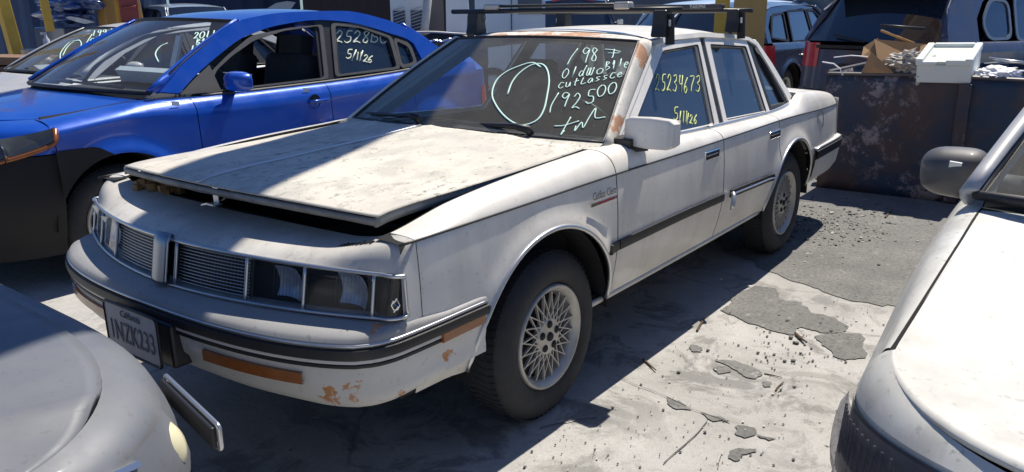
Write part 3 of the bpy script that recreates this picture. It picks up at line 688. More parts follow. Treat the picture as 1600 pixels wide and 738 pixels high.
# lamps
for s in (-1, 1):
    for a, b, nm in ((.380, .566, 'headlight'), (.574, .770, 'headlight'), (.778, None, 'corner_lamp')):
        lp = bpy.data.objects.new(nm, None); COL.objects.link(lp); lp.parent = root
        t0 = yt(a); t1 = yt(b) if b else .998
        TT = frange(t0, t1, 14)
        grid('lens', [s*t for t in TT], frange(0, 1, 4), lambda t, v: fp(t, lerp(zlb(t) + .006, zlt(t) - .008, v), .0), M['hlens'], lp, flip=(s > 0))
        if b:
            yc = (a + b)/2 + .02; mb = MB()
            yc = (a + b)/2 + .035; grid('reflector', frange(-1, 1, 10), frange(-1, 1, 8), lambda p_, q_: (fx(yc, .70) + .008 + .030*(1 - .5*p_*p_ - .5*q_*q_), s*(yc + p_*.052), .709 + q_*.046), M['lampsilver'], lp, flip=(s > 0))
            mb = MB()
            for k in range(9): mb.beam(fp(s*yt(yc - .045 + k*.011), .668, -.004), fp(s*yt(yc - .045 + k*.011), .752, -.004), .0015, .002)
            mb.build('lens_flutes', M['lens'], lp)
            mb = MB(); mb.tube([fp(s*t1 + s*.006, z, .004) for z in frange(.645, .775 - .015*t1, 6)], .006, 6); mb.build('lamp_divider', M['alu'], lp, smooth=True)
        else:
            mb = MB(); p = Vector(fp(s*.955, .682, .004)); n = Vector((-.75, s*.66, 0)).normalized(); u = Vector((.66, s*.75, 0)).normalized(); Z = Vector((0, 0, 1))
            q = lambda a_, b_: p + u*a_*1.0 + Z*b_
            mb.tube([q(.011*math.cos(k*math.pi/3) , .015*math.sin(k*math.pi/3)) for k in range(6)], .0024, 5, closed=True)
            mb.tube([q(-.006, -.020), q(.007, -.004), q(-.006, .005), q(.005, .020)], .0024, 5); mb.tube([q(0, .018), q(.001, .027)], .002, 5)
            mb.build('rocket_emblem', M['chrome'], lp)
            grid('lamp_body', [s*t for t in TT], frange(0, 1, 3), lambda t, v: fp(t, lerp(zlb(t) + .004, zlt(t) - .006, v), -.02), M['dark'], lp, flip=(s > 0))
# front bumper
def fbp(t):
    a = abs(t); s = 1 if t > 0 else -1
    if a < .72:
        y = a/.72*.80; r = (y/.872)**2.6; x = -.068 + .25*(1 - (1 - r)**.55)
    else:
        y0 = .80; r = (y0/.872)**2.6; xa = -.068 + .25*(1 - (1-r)**.55); q = (a - .72)/.28
        x = pch([(0, xa), (.12, xa + .05), (.25, xa + .12), (1, .565)])(q); y = pch([(0, .80), (.12, .838), (.25, .858), (1, .874)])(q)
    return Vector((x, s*y, 0))
BT = sorted(set(frange(-1, 1, 100) + [sg*(.72 + .28*k/24) for sg in (-1, 1) for k in range(25)]))
def shelf(t, v):
    p = fbp(t); a = abs(t); 
    y = min(abs(p.y), .842); tt = min(1, y/.800*.9) if y < .8 else 1
    q = Vector(fp(math.copysign(min(tt, 1), t), .64)); q.z = .634
    if a > .80: q = Vector((p.x, math.copysign(wf(max(.24, p.x)) - .01, t), lerp(.634, .612, min(1, (a - .8)/.1))))
    e = Vector((p.x, p.y, .600)); r = e.lerp(q, v); r.z = .600 + (q.z - .600)*pch([(0, 0), (.12, .45), (1, 1)])(v); return tuple(r)
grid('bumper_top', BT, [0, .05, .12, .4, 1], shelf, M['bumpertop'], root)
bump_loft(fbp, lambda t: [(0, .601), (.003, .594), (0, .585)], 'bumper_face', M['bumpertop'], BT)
bump_loft(fbp, lambda t: [(-.003, .585), (.011, .582), (.013, .568), (.011, .555), (-.003, .552)], 'bumper_rub_strip', M['trim'], BT)
mb = MB(); mb.tube([fbp(t) + Vector((0, 0, .5925)) for t in BT], .0055, 6); mb.build('bumper_bright_line', M['alu'], root, smooth=True)
bump_loft(fbp, lambda t: [(-.002, .552), (.004, .550), (.004, .541), (-.002, .538)], 'bumper_cream_line', M['bumper'], BT)
bump_loft(fbp, lambda t: [(-.002, .538), (.004, .536), (.004, .528), (-.004, .526)], 'bumper_lower_strip', M['trim'], BT)
def skz(t): a = abs(t); return .385 + (.02 if a > .8 else 0)
def skirt(t):
    a = abs(t); c = pch([(0, .050), (.5, .045), (.72, .018), (.82, .006), (1, .004)])(a)   # recess of the valance under the strip
    zb_ = pch([(0, .37), (.6, .375), (.75, .385), (1, .412)])(a)
    return [(-.004, .526), (-.006, .505), (-.008, .49), (-.012, .465), (-c*.4 - .008, .445), (-c*.55 - .008, .42), (-c - .02, zb_ + .01), (-c - .05, zb_ - .005), (-c - .12, zb_)]
bump_loft(fbp, skirt, 'front_valance', M['bumper2'], BT)
# cut so the bumper side ends at the arch: dark return
for s in (-1, 1):
    TTs = [t for t in frange(.30, .585, 10)]
    def nearb(y): 
        lo, hi = 0, .72
        return y/.80*.72
    bump_loft(fbp, lambda t: [(-.006, .505), (.004, .503), (.003, .470), (-.008, .468)], 'turn_signal_lens', M['amber'], [s*nearb(y) for y in frange(.29, .66, 12)])
    mb = MB(); mb.box((.452, s*.8735, .541), (.200, .012, .032)); mb.build('side_marker_lamp', M['amber'], root, bevel=.003)
# licence plate and its holder
mb = MB(); mb.box((-.035, 0, .488), (.11, .345, .145)); mb.build('plate_holder', M['black'], root, bevel=.01)
pl = mk('licence_plate', [(-.118, -.152, .430), (-.118, .152, .430), (-.118, .152, .582), (-.118, -.152, .582)], [(0, 1, 2, 3)], M['plate'], root, thick=.003)
pl.rotation_euler = (0, 0, 0)
mb = MB(); mb.tube([(-.120, y, z) for y, z in roundpoly([(-.156, .426), (.156, .426), (.156, .586), (-.156, .586)], .02)], .005, 6, closed=True); mb.build('plate_frame', M['black'], pl, smooth=True)
text_mesh('plate_number', '1NZK233', .098, M['plateblue'], pl, frameM((-.1225, 0, .493), (0, -1, 0), (0, 0, 1)), .0005, 1.04, .66)
text_mesh('plate_state', 'California', .034, M['plateblue'], pl, frameM((-.1225, 0, .560), (0, -1, 0), (0, 0, 1)), .0005, 1.0, .9, .3)
# script badges
h0, h1, h2 = Vector(hdfn(-.73, .55)), Vector(hdfn(-.79, .55)), Vector(hdfn(-.73, .75)); nn_ = (h1 - h0).cross(h2 - h0).normalized(); nn_ = nn_ if nn_.z > 0 else -nn_
text_mesh('header_script', 'Oldsmobile', .040, M['trim'], root, frameM(h0 + nn_*.0015, h1 - h0, h2 - h0), .0015, 1.0, .82, .2)
bd = text_mesh('fender_script', 'Cutlass Ciera', .044, M['chrome'], root, frameM((1.262, -.879, .806), (1, 0, 0), (0, 0, 1)), .002, .98, .72, .15)
mb = MB(); mb.box((1.265, -.8765, .776), (.19, .005, .013)); mb.build('badge_bar', M['chrome'], bd)
mb = MB(); mb.box((1.280, -.8795, .776), (.12, .002, .006)); mb.build('badge_red_inlay', M['red'], bd)

# --- engine bay
mb = MB(); mb.box((.84, 0, .58), (1.12, 1.42, .20)); mb.build('engine_bay', M['dark'], root)
mb = MB(); mb.box((.30, 0, .76), (.06, 1.38, .10)); mb.box((.45, -.45, .73), (.22, .2, .12)); mb.box((.8, 0, .75), (.4, .5, .12)); mb.build('engine_parts', M['black'], root, bevel=.01)
mb = MB()
for i in range(40):
    mb.box((.30 + rr.uniform(-.03, .05), .52 + rr.uniform(-.12, .12), .835 + rr.uniform(-.01, .012)), (rr.uniform(.01, .03),)*3, Matrix.Rotation(rr.random()*3, 3, 'Z'))
M['crumb'] = plain('rotten_brown_insulation', (.30, .17, .07), .9, vary=.5, scale=40); mb.build('rotten_seal', M['crumb'], root)
for s in (-1, 1):
    grid('fender_inner_wall', frange(.305, 1.42, 20), [0, 1], lambda x, t: (x, s*(yin(x) - .004), lerp(ztop(x) - .001, .60, t)), M['dark'], root)
mb = MB(); mb.beam((.245, .035, .84), (.245, .035, .915), .004, .030, up=(0, 1, 0)); mb.box((.235, .035, .80 + .045), (.03, .05, .006)); mb.tube([(.205, .06, .845), (.205, .03, .853), (.22, .02, .845)], .005, 6); mb.build('hood_latch', M['alu'], root)

# --- hood
def hoodfn(u, v):                             # u 0 front..1 rear, v -1..1
    y = v*.702; xf = .285 - .105*(1 - v*v); xr = hoodrear(y) if True else 0
    x = lerp(xf, xr, u)
    ze = pch([(0, .902), (.12, .909), (.4, .914), (.75, .926), (1, .938)])(u)
    cr = pch([(0, .030), (.3, .040), (1, .048)])(u)
    z = ze + cr*(1 - abs(v)**2.2) + min(1, u*4)*(.006*math.exp(-((v)/.05)**2) + .006*math.exp(-((abs(v) - .55)/.07)**2))
    z += (.004*min(1, u*3)*noise.noise(Vector((x*3, y*3, 0))))
    z -= .004*max(0, (.04 - u)/.04)
    return (x, y, z)
o = grid('hood', frange(0, .04, 3)[:-1] + frange(.04, 1, 36), frange(-1, 1, 48), hoodfn, M['hood'], root, flip=True, thick=.004)
o['label'] = 'hood standing slightly open with peeling dirty paint'
def lipfn(v, t): p = Vector(hoodfn(0.0, v)); return (p.x + .004 + .010*t, p.y*(1 - .004), p.z - .008 - .018*t - .002*noise.noise(Vector((v*9, 0, 0)))*t)
H = o
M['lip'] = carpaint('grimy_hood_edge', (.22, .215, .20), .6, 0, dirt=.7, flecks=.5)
grid('hood_lip', frange(-.99, .99, 40), frange(0, 1, 2), lipfn, M['lip'], H, thick=.012)
for s in (-1, 1):
    grid('hood_side_flange', frange(0, 1, 24), [0, 1], lambda u, t: tuple(Vector(hoodfn(u, s*.998)) + Vector((0, -s*.004, -.008 - .026*t))), M['lip'], H, thick=.012)
mb = MB(); mb.tube([Vector(hoodfn(u, .045)) + Vector((0, 0, .003)) for u in frange(.0, .97, 30)], .0065, 6); mb.build('hood_centre_trim', M['alu'], H, smooth=True)
# wipers
def wip(name, base, tip, blade):
    W_ = MB(); b0 = Vector(base); W_.tube([b0, b0 + Vector((-.015, 0, .02)), b0.lerp(Vector(tip), .12) + Vector((-.02, 0, .028)), b0.lerp(Vector(tip), .5) + Vector((0, 0, .012)), Vector(tip)], [.018, .018, .013, .008, .006], 8)
    o = W_.build(name, M['black'], root, smooth=True)
    m = MB(); a, b = Vector(blade[0]), Vector(blade[1]); m.tube([a, a.lerp(b, .5) + Vector((0, 0, .004)), b], .007, 6); m.build('wiper_blade', M['trim'], o)
wip('wiper_arm', (1.440, -.415, .968), (1.455, .14, .980), ((1.462, -.19, .985), (1.475, .42, .985)))
wip('wiper_arm', (1.375, .155, .985), (1.50, .60, .978), ((1.45, .33, .99), (1.525, .66, .975)))
mb = MB()
for k in range(18):
    y = -.43 + k*.028; x0 = hoodrear(y) + .012; mb.box((x0 + .03, y, .962 + .010*(1 - (y/.7)**2)), (.045, .010, .004))
mb.build('cowl_vent_slots', M['trim'], root)
# mirror (the far one is missing)
for s in (-1,):
    A = Vector((0, 0, 0)); mb = MB()
    prof = roundpoly([(-.07, -.062), (.085, -.062), (.085, .055), (-.05, .062)], .018, 4)
    def mf(a, b, d, s=s): return (1.615 + (b*.35 + .0) + d*.0 - (0 if d < .5 else 0), 0, 0)
    # housing: section in (x,z), swept outward along y and tapered
    secs = []
    for y, sc, xo, zo in ((.775, .80, .02, .0), (.80, .93, .01, .002), (.90, 1.0, -.01, .004), (.985, .94, -.02, .004), (1.005, .70, -.015, .002)):
        secs.append([Vector((1.60 + xo + a*.62*sc, s*y, .990 + zo + b*sc)) for a, b in prof])
    n = len(prof); v = [p for q in secs for p in q]; f = [(i*n+j, i*n+(j+1) % n, (i+1)*n+(j+1) % n, (i+1)*n+j) for i in range(len(secs)-1) for j in range(n)] + [tuple(range(n))[::-1], tuple((len(secs)-1)*n + k for k in range(n))]
    mo = mk('door_mirror', v, f, M['white'], root, smooth=True, autos=35)
    mb = MB(); mb.box((1.662, s*.893, .992), (.006, .185, .095)); mb.build('mirror_glass', M['chrome'], mo)
    mb = MB(); mb.tube([(1.54, s*.74, .935), (1.57, s*.80, .925), (1.60, s*.88, .928)], [.016, .020, .012], 8); mb.box((1.60, s*.78, .945), (.11, .10, .04)); mb.build('mirror_foot', M['black'], mo, bevel=.006)
# interior
st = MB()
for sx, sy in ((2.18, -.36), (2.18, .36)):
    q = bpy.data.objects.new('front_seat', None)
    m = MB(); m.box((sx + .05, sy, .60), (.50, .52, .16)); m.box((sx + .36, sy, .86), (.14, .50, .52), Matrix.Rotation(.2, 3, 'Y')); m.box((sx + .42, sy, 1.13), (.08, .26, .13), Matrix.Rotation(.2, 3, 'Y')); m.build('front_seat', M['seat'], root, bevel=.05)
m = MB(); m.box((3.0, 0, .60), (.5, 1.3, .16)); m.box((3.32, 0, .84), (.14, 1.3, .44), Matrix.Rotation(.25, 3, 'Y')); m.build('rear_seat', M['seat'], root, bevel=.05)
m = MB(); m.box((1.72, 0, .84), (.36, 1.36, .14)); m.build('dashboard', M['greyseat'], root, bevel=.04)
m = MB(); m.tube([(1.93 - .06*math.sin(a), -.36 + .185*math.cos(a), .90 + .16*math.sin(a)) for a in frange(0, 2*math.pi, 28)[:-1]], .013, 8, closed=True); m.beam((1.93, -.36, .90), (1.75, -.36, .84), .05); m.build('steering_wheel', M['black'], root, smooth=True)
m = MB(); m.box((2.5, 0, .48), (2.2, 1.44, .03)); m.build('cabin_floor', M['dark'], root)
mb = MB(); mb.box((3.66, 0, .90), (.36, 1.30, .02)); mb.build('parcel_shelf', M['greyseat'], root)

# ------------------------------------------------------------------ handwriting
GL = {'0': [[(.5, 1), (.15, .8), (.05, .4), (.3, 0), (.75, .1), (.95, .55), (.8, .9), (.5, 1)]],
 '1': [[(.5, 1), (.45, .5), (.4, 0)]], '2': [[(.1, .75), (.4, 1), (.75, .8), (.5, .4), (.1, .05), (.5, .12), (.95, .0)]],
 '3': [[(.1, .9), (.6, 1), (.7, .7), (.35, .52), (.8, .35), (.6, .02), (.1, .1)]], '4': [[(.2, 1), (.15, .5), (.8, .5)], [(.75, 1), (.65, 0)]],
 '5': [[(.9, 1), (.35, .95), (.3, .55), (.75, .5), (.8, .15), (.4, 0), (.1, .12)]], '6': [[(.8, 1), (.3, .6), (.15, .2), (.5, 0), (.8, .25), (.5, .45), (.2, .25)]],
 '7': [[(.1, .95), (.9, 1), (.55, .4), (.4, 0)], [(.3, .5), (.8, .5)]], 'y7': [[(.1, .95), (.95, .95), (.6, .4), (.5, 0)]],
 '8': [[(.8, .85), (.4, 1), (.2, .75), (.7, .35), (.6, .03), (.2, .1), (.3, .4), (.8, .85)]],
 '9': [[(.85, .9), (.4, 1), (.15, .7), (.5, .5), (.85, .85), (.7, .3), (.6, -.25)]], '/': [[(.85, 1.05), (.15, -.1)]],
 'O': [[(.5, 1), (.1, .7), (.1, .2), (.5, 0), (.9, .4), (.85, .8), (.5, 1)]], 'l': [[(.6, 1.1), (.4, 0)]],
 'd': [[(.7, .5), (.3, .55), (.1, .2), (.4, 0), (.75, .4)], [(1.0, 1.1), (.7, .4), (.75, 0)]], 'M': [[(.25, .8), (.1, .1), (.35, .0), (.55, .8), (.5, .1), (.75, .0), (.95, .8)]],
 'o': [[(.5, .6), (.1, .4), (.2, 0), (.7, .05), (.85, .4), (.5, .6)]], 'B': [[(.3, 1), (.2, 0)], [(.3, 1), (.8, .85), (.3, .55), (.9, .3), (.2, 0)]],
 'i': [[(.4, 1), (.6, .7), (.3, .6), (.55, 1), (.45, 0)]], 'e': [[(.1, .3), (.75, .4), (.5, .65), (.1, .3), (.4, 0), (.9, .1)]],
 'c': [[(.9, .7), (.4, .8), (.1, .3), (.5, 0), (.9, .15)]], 'u': [[(.1, .7), (.15, .1), (.55, .05), (.75, .6), (.8, .0)]], 't': [[(.5, 1), (.4, .1), (.6, 0)], [(.05, .55), (.95, .65)]],
 'L': [[(.4, .9), (.2, .2), (.4, 0), (1, .1)]], 'a': [[(.8, .55), (.4, .6), (.1, .2), (.5, 0), (.8, .5), (.85, 0)]], 's': [[(.85, .6), (.3, .6), (.4, .35), (.75, .2), (.2, 0)]],
 'f': [[(.9, 1), (.45, .9), (.35, -.4)], [(-.1, .35), (1.0, .5)]], 'W': [[(.0, .5), (.05, -.1), (.3, .1), (.42, .5), (.5, .0), (.7, .7), (.8, 1), (.82, .4), (1.0, .45)]]}
def smooth_line(pts, n=5):
    if len(pts) < 3: return [Vector(p) for p in pts]
    P = [Vector(p) for p in pts]; P = [P[0]*2 - P[1]] + P + [P[-1]*2 - P[-2]]; out = []
    for i in range(1, len(P) - 2):
        for k in range(n):
            t = k/n; out.append(.5*((2*P[i]) + (-P[i-1] + P[i+1])*t + (2*P[i-1] - 5*P[i] + 4*P[i+1] - P[i+2])*t*t + (-P[i-1] + 3*P[i] - 3*P[i+1] + P[i+2])*t**3))
    out.append(P[-2]); return out
def on_surface(bvh, px, py, lift=.003):
    d = ray(px, py).normalized(); h = bvh.ray_cast(CAM, d)
    if h[0] is None: return None
    n = h[1]; n = n if n.dot(d) < 0 else -n; return h[0] + n*lift, n
def strokes(bvh, name, lines, mat, parent, r=.0034):
    """lines: list of polylines given where they stand on the glass"""
    mb = MB()
    for ln in lines:
        P = []; N_ = []
        for p in smooth_line(ln):
            h = on_surface(bvh, p[0], p[1])
            if h: P.append(h[0]); N_.append(h[1])
        if len(P) > 1: mb.tube(P, r, 6, flat=.35, up=N_)
    o = mb.build(name, mat, parent, smooth=True)
    o.matrix_parent_inverse = parent.matrix_world.inverted() if parent else Matrix(); return o
def word(chars, x0, y0, dx, dy, h, wd, sl=0.2):
    out = []
    for i, ch in enumerate(chars):
        for pl_ in GL[ch]:
            hx, hy = (h, h) if not isinstance(h, (list, tuple)) else (h[i], h[i])
            out.append([(x0 + dx*i + a*wd + b*hy*sl, y0 + dy*i + a*wd*dy/max(dx, 1e-3) - b*hy) for a, b in pl_])
    return out
bw = BVHTree.FromPolygons([Vector(p) for p in wv], wfc)
L = [[(793, 149), (800, 130), (812, 115), (830, 103), (846, 101), (855, 110), (858, 128), (855, 150), (850, 172), (840, 188), (822, 196), (805, 194), (788, 182), (775, 165), (769, 148), (775, 128), (790, 114), (812, 104), (832, 99), (845, 106)]]
strokes(bw, 'marker_writing', L, M['marker'], WS, .0045)
L = [[(887, 103), (894, 90), (904, 77)]] + word('98', 912, 96, 14, 0, 20, 13, .15) + word('7', 945, 93, 14, 0, 16, 20, .05)
L = [[(886, 103), (893, 90), (903, 77)]] + word('9', 907, 95, 14, 0, 19, 14, .15) + word('8', 922, 97, 14, 0, 21, 12, .1) + [[(945, 78), (957, 79), (970, 82)], [(960, 78), (958, 88), (956, 92)], [(950, 84), (968, 84)]]
strokes(bw, 'marker_writing', L, M['marker'], WS, .0028)
L = word('Old', 877, 124, 13, -1.5, 15, 10, .25) + word('Mo', 915, 119, 16, -2, 14, 12, .2) + word('Bile', 944, 112, 10, -1.5, 14, 9, .1)
L += word('cutLassce', 871, 140, 11.5, -2.2, 11, 9.5, .25)
strokes(bw, 'marker_writing', L, M['marker'], WS, .0026)
L = [[(859, 178), (862, 165), (873, 146)]] + word('9', 874, 164, 14, 0, 18, 15, .2) + word('2', 892, 171, 14, 0, 24, 14, .2) + word('5', 913, 163, 14, 0, 22, 16, .15) + word('00', 932, 153, 17, -4, 17, 14, .1)
L += [[(892, 184), (884, 198), (876, 212), (882, 205)], [(866, 198), (882, 197), (905, 190)], [(900, 198), (898, 206), (909, 192), (911, 201), (921, 184), (931, 170), (930, 185), (946, 184)]]
strokes(bw, 'marker_writing', L, M['marker'], WS, .0030)
def obj_bvh(o):
    mw = o.matrix_world.copy(); 
    return BVHTree.FromPolygons([Vector(v.co) for v in o.data.vertices], [tuple(p.vertices) for p in o.data.polygons])
bf = obj_bvh(FDG)
L = word('25234', 1022, 142, 9.2, .5, 26, 7.5, .06) + word('6', 1067, 146, 9, 0, 24, 6.5, .05) + word(['y7', '3'], 1075, 144, 10.5, 0, 25, 8, .05)
L += word('5', 1051, 188, 8, 0, 20, 8, .02) + word('/', 1060, 193, 4, 0, 18, 3, .02) + word('11', 1065, 192, 4.5, 0, 18, 4, .05) + word('/', 1072, 193, 4, 0, 15, 3, .02) + word('26', 1076, 194, 6.5, 0, 14, 5.5, .05)
strokes(bf, 'marker_writing', L, M['ymarker'], FDG, .0030)

# ------------------------------------------------------------------ roof rack
rk = thing('roof_rack', 'black crossbar roof rack clamped on the white sedan roof', 'roof rack', (2.8, 0, 1.32))
RX = (2.30, 3.19)
def loc(p): return Vector(p) - Vector((2.8, 0, 1.32))
for i, x in enumerate(RX):
    zt = 1.462 if i == 0 else 1.452
    mb = MB(); mb.tube([loc((x - .03*0, y, zt)) for y in frange(-.67, .74, 6)], .016, 10, flat=.8); mb.build('crossbar', M['black'], rk, smooth=True)
    for s in (-1, 1):
        pr_ = roundpoly([(-.055, 0), (.055, 0), (.040, .07), (.034, .125), (-.034, .125), (-.040, .06)], .01, 2)
        mb = MB(); mb.prism(pr_, s*.535, s*.605, lambda a, b, d: tuple(loc((x + a, d, 1.335 + b)))); o = mb.build('foot', M['black'], rk, bevel=.008)
        mb = MB(); mb.beam(loc((x, s*.607, 1.44)), loc((x, s*.615, 1.30)), .045, .008, up=(1, 0, 0)); mb.build('clamp', M['trim'], o)
        mb = MB(); mb.box(loc((x, s*.615, 1.40)), (.03, .012, .03)); mb.build('lock', M['alu'], o)
mb = MB(); mb.tube([loc((2.31, y, 1.488)) for y in frange(-.40, .48, 4)], .018, 8, flat=.45); mb.build('rack_pad', M['trim'], rk, smooth=True)
mb = MB(); mb.box(loc((2.30, -.36, 1.482)), (.055, .085, .035)); mb.build('tape_wrap', M['wheel'], rk, bevel=.008)
mb = MB(); mb.box(loc((2.30, .45, 1.484)), (.045, .10, .03)); mb.build('tape_wrap', M['wheel'], rk, bevel=.008)
mb = MB(); mb.tube([loc((2.28, .50 + .012*math.cos(a), 1.43 + .022*math.sin(a))) for a in frange(0, 6.28, 14)[:-1]], .0025, 5, closed=True); mb.build('strap_loop', M['black'], rk)
mb = MB(); mb.box(loc((3.185, .02, 1.474)), (.05, 1.05, .030)); mb.build('rear_bar_fairing', M['greyseat'], rk, bevel=.008)
text_mesh('bar_lettering', 'YAKIMA', .028, M['plate'], rk, frameM(loc((3.157, -.36, 1.474)), (0, -1, 0), (0, 0, 1)), .0005, 1.1, .9)

# ------------------------------------------------------------------ generic body builder for the other cars
class Car:
    def __init__(c, root, S, paint):
        c.r = root; c.S = S; c.paint = paint
        L, w, H = S['L'], S['w'], S['H']; c.L, c.w, c.H = L, w, H
        c.wf = pch(S.get('plan', [(S['D'], w - .015), (1.0, w), (L*.6, w), (L - S['DR'], w - .03)]))
        c.zc = pch(S['crease']); c.zt = pch(S['top']); c.yi = pch(S['yin']); c.sill = S['sill']
        c.off = pch([(c.sill, -.07), (c.sill + .12, -.03), (.55, 0), (S['crease'][1][1], -.02)])
    def zbot(c, x):
        z = c.sill
        for xc, zc, R in c.S['arch']:
            if abs(x - xc) < R: z = max(z, zc + math.sqrt(R*R - (x - xc)**2))
        return z
    def side(c, x, t, s, inset=0, wx=None):
        zb, zc, zt = c.zbot(x), c.zc(x), c.zt(x); fl = 0
        if t <= 1:
            z = lerp(zb, zc, t)
            for xc, zc_, R in c.S['arch']:
                d = math.hypot(x - xc, z - zc_) - R
                if d > -.01 and z > zc_ - .1: fl = max(fl, c.S.get('flare', .018)*math.exp(-(max(d, 0)/.05)**2))
            y = c.wf(x) + c.off(z) + fl
        else:
            q = t - 1; y0 = c.wf(x) - .02; y1 = c.yi(x); P = [(y0, zc), (y0 - .03, zc + .7*(zt - zc)), (lerp(y0, y1, .5), zt), (y1, zt)]
            B = [(1-q)**3, 3*q*(1-q)**2, 3*q*q*(1-q), q**3]; y = sum(b*p[0] for b, p in zip(B, P)); z = sum(b*p[1] for b, p in zip(B, P))
        return (x, s*(y - inset), z - inset*.3)
    def xs(c, a, b):
        q = set(round(v, 4) for v in frange(a, b, max(3, int((b-a)/.05))))
        for xc, zc, R in c.S['arch']:
            for k in range(31):
                x = xc - R*math.cos(math.pi*k/30)
                if a < x < b: q.add(round(x, 4))
        return sorted(q)
    def panels(c, sides=(-1, 1)):
        for s in sides:
            for nm, a, b in c.S['panels']:
                o = grid(nm, c.xs(a + .003, b - .003), TS, lambda x, t: c.side(x, t, s), c.paint, c.r, flip=(s > 0)); o.modifiers.new('w', 'WELD').merge_threshold = .0002
            a, b = c.S['panels'][0][1], c.S['panels'][-1][2]
            grid('inner_body', c.xs(a + .02, b - .02), TS, lambda x, t: c.side(x, t, s, .014), M['dark'], c.r, flip=(s > 0))
            for xc, zc, R in c.S['arch']:
                Lp = [(xc + R*math.cos(math.pi*k/16), zc + R*math.sin(math.pi*k/16)) for k in range(17)]; n = 17
                v = [(x, s*(c.w - .03), z) for x, z in Lp] + [(x, s*.4, z) for x, z in Lp]
                mk('wheel_well', v + [(x, s*.4, z) for x, z in Lp], [(i, i+1, n+i+1, n+i) for i in range(n-1)] + [tuple(range(2*n, 3*n))], M['dark'], c.r)
                make_wheel(c.r, (xc, s*(c.w - c.S.get('wy', .075)), c.S.get('wr', .315)), r=c.S.get('wr', .315), rim=c.S.get('wr', .315)*.63, lace=False, side=s)
        mb = MB(); mb.box((c.L/2, 0, .42), (c.L*.8, c.w*1.4, .16)); mb.build('underbody', M['dark'], c.r)
    # plan outline of the nose: angle a -90..90
    def nose(c, a, inset=0, z=None):
        S = c.S; n, m = S.get('nx', 2.4), S.get('nm', 1.8); D = S['D'] - .0
        sa, ca = math.sin(abs(a)), math.cos(a); wd = c.wf(S['D']) - inset
        y = wd * sa**(2/n); x = inset + (D - inset) * (1 - max(0, ca)**(2/m))
        return x, math.copysign(y, a)
    def face(c, a, z, out=0):
        S = c.S; prof = pch(S['noseprof'])          # z -> how far the face leans back
        x, y = c.nose(a); k = max(0, math.cos(a))**.6; ix = prof(z)
        o = c.off(min(z, .6))*(1 if z < .6 else 0) - (.02*max(0, (z - .55)/.3) if z > .55 else 0)
        sc = (abs(y) + o*math.sin(abs(a)))/max(abs(y), 1e-6) if abs(y) > .01 else 1
        x = x + ix*k; nrm = Vector((-math.cos(a), math.sin(a), 0)); p = Vector((x, y*sc, z)) + nrm*out
        return tuple(p)
    def front(c, bumper=None, zsplit=.62, zbot=.2):
        A = [R_(q) for q in frange(-90, 90, 48)]; zt = c.zc(c.S['D']) 
        zt0 = c.S.get('noseTop', zt)
        top = lambda a: lerp(zt0, zt, math.sin(abs(a))**2)
        zs = c.S.get('split', lambda a: zsplit)
        grid('nose_panel', A, frange(0, 1, 6), lambda a, v: c.face(a, lerp(zs(a), top(a), v)), c.paint, c.r, flip=False)
        grid('front_bumper', A, frange(0, 1, 8), lambda a, v: c.face(a, lerp(zbot, zs(a) - .006, v), c.S.get('bout', .012)*max(.12, math.cos(a))**.5), bumper or c.paint, c.r)
        # shoulder roll up to hood edge
        def roll(a, v):
            p = Vector(c.face(a, top(a))); x2, y2 = c.nose(a, 0); yi = c.yi(c.S['D'])
            q = Vector((p.x*1.0 + c.S.get('rollx', .10)*max(0, math.cos(a))**.5, y2*yi/max(.01, c.wf(c.S['D'])), c.S['hz'](a) if 'hz' in c.S else c.zt(c.S['D'])))
            b1 = Vector((p.x + .02*math.cos(a), p.y*.985, lerp(p.z, q.z, .75))); t = v
            return tuple((1-t)**2*p + 2*t*(1-t)*b1 + t*t*q)
        grid('nose_roll', A, frange(0, 1, 6), roll, c.paint, c.r); c.roll = roll; c.A = A
    def hood(c, crown=.04, feat=None, name='hood', mat=None):
        S = c.S; A = c.A; xc = S['cowl']
        def fn(u, v):                              # v -> angle
            p = Vector(c.roll(R_(90*v*.999), 1)); q = Vector((xc - S.get('cb', .1)*(1 - v*v), v*c.yi(xc), c.zt(xc)))
            # rear edge uses the y of the front edge scaled
            yr = p.y/ max(1e-6, abs(c.roll(R_(90), 1)[1]))*c.yi(xc); q = Vector((xc - S.get('cb', .1)*(1 - (yr/c.yi(xc))**2), yr, c.zt(xc)))
            x = lerp(p.x, q.x, u); y = lerp(p.y, q.y, u); yn = y/max(.1, c.yi(min(max(x, S['D']), xc)))
            z = lerp(p.z, q.z, u) + (c.zt(max(x, S['D'])) - lerp(c.zt(S['D']), c.zt(xc), u)) + crown*(1 - yn*yn)*(1 if c.S.get('flat') else min(1, (u + .02)*3.2)**.6)
            if feat: z += feat(x, y)
            return (x, y, z)
        o = grid(name, frange(0, 1, 30), frange(-.985, .985, 44), fn, mat or c.paint, c.r, flip=True, thick=.01); c.hoodfn = fn
        mb = MB()
        for s in (-1, 1): mb = MB(); mb.tube([Vector(fn(u, s*.985)) + Vector((0, 0, -.004)) for u in frange(0, 1, 24)], .006, 5); mb.build('hood_gap', M['dark'], c.r)
        return o
    def gy(c, z):
        S = c.S; return lerp(S['gy0'], S['gy1'], (z - S['gz0'])/(S['gz1'] - S['gz0']))
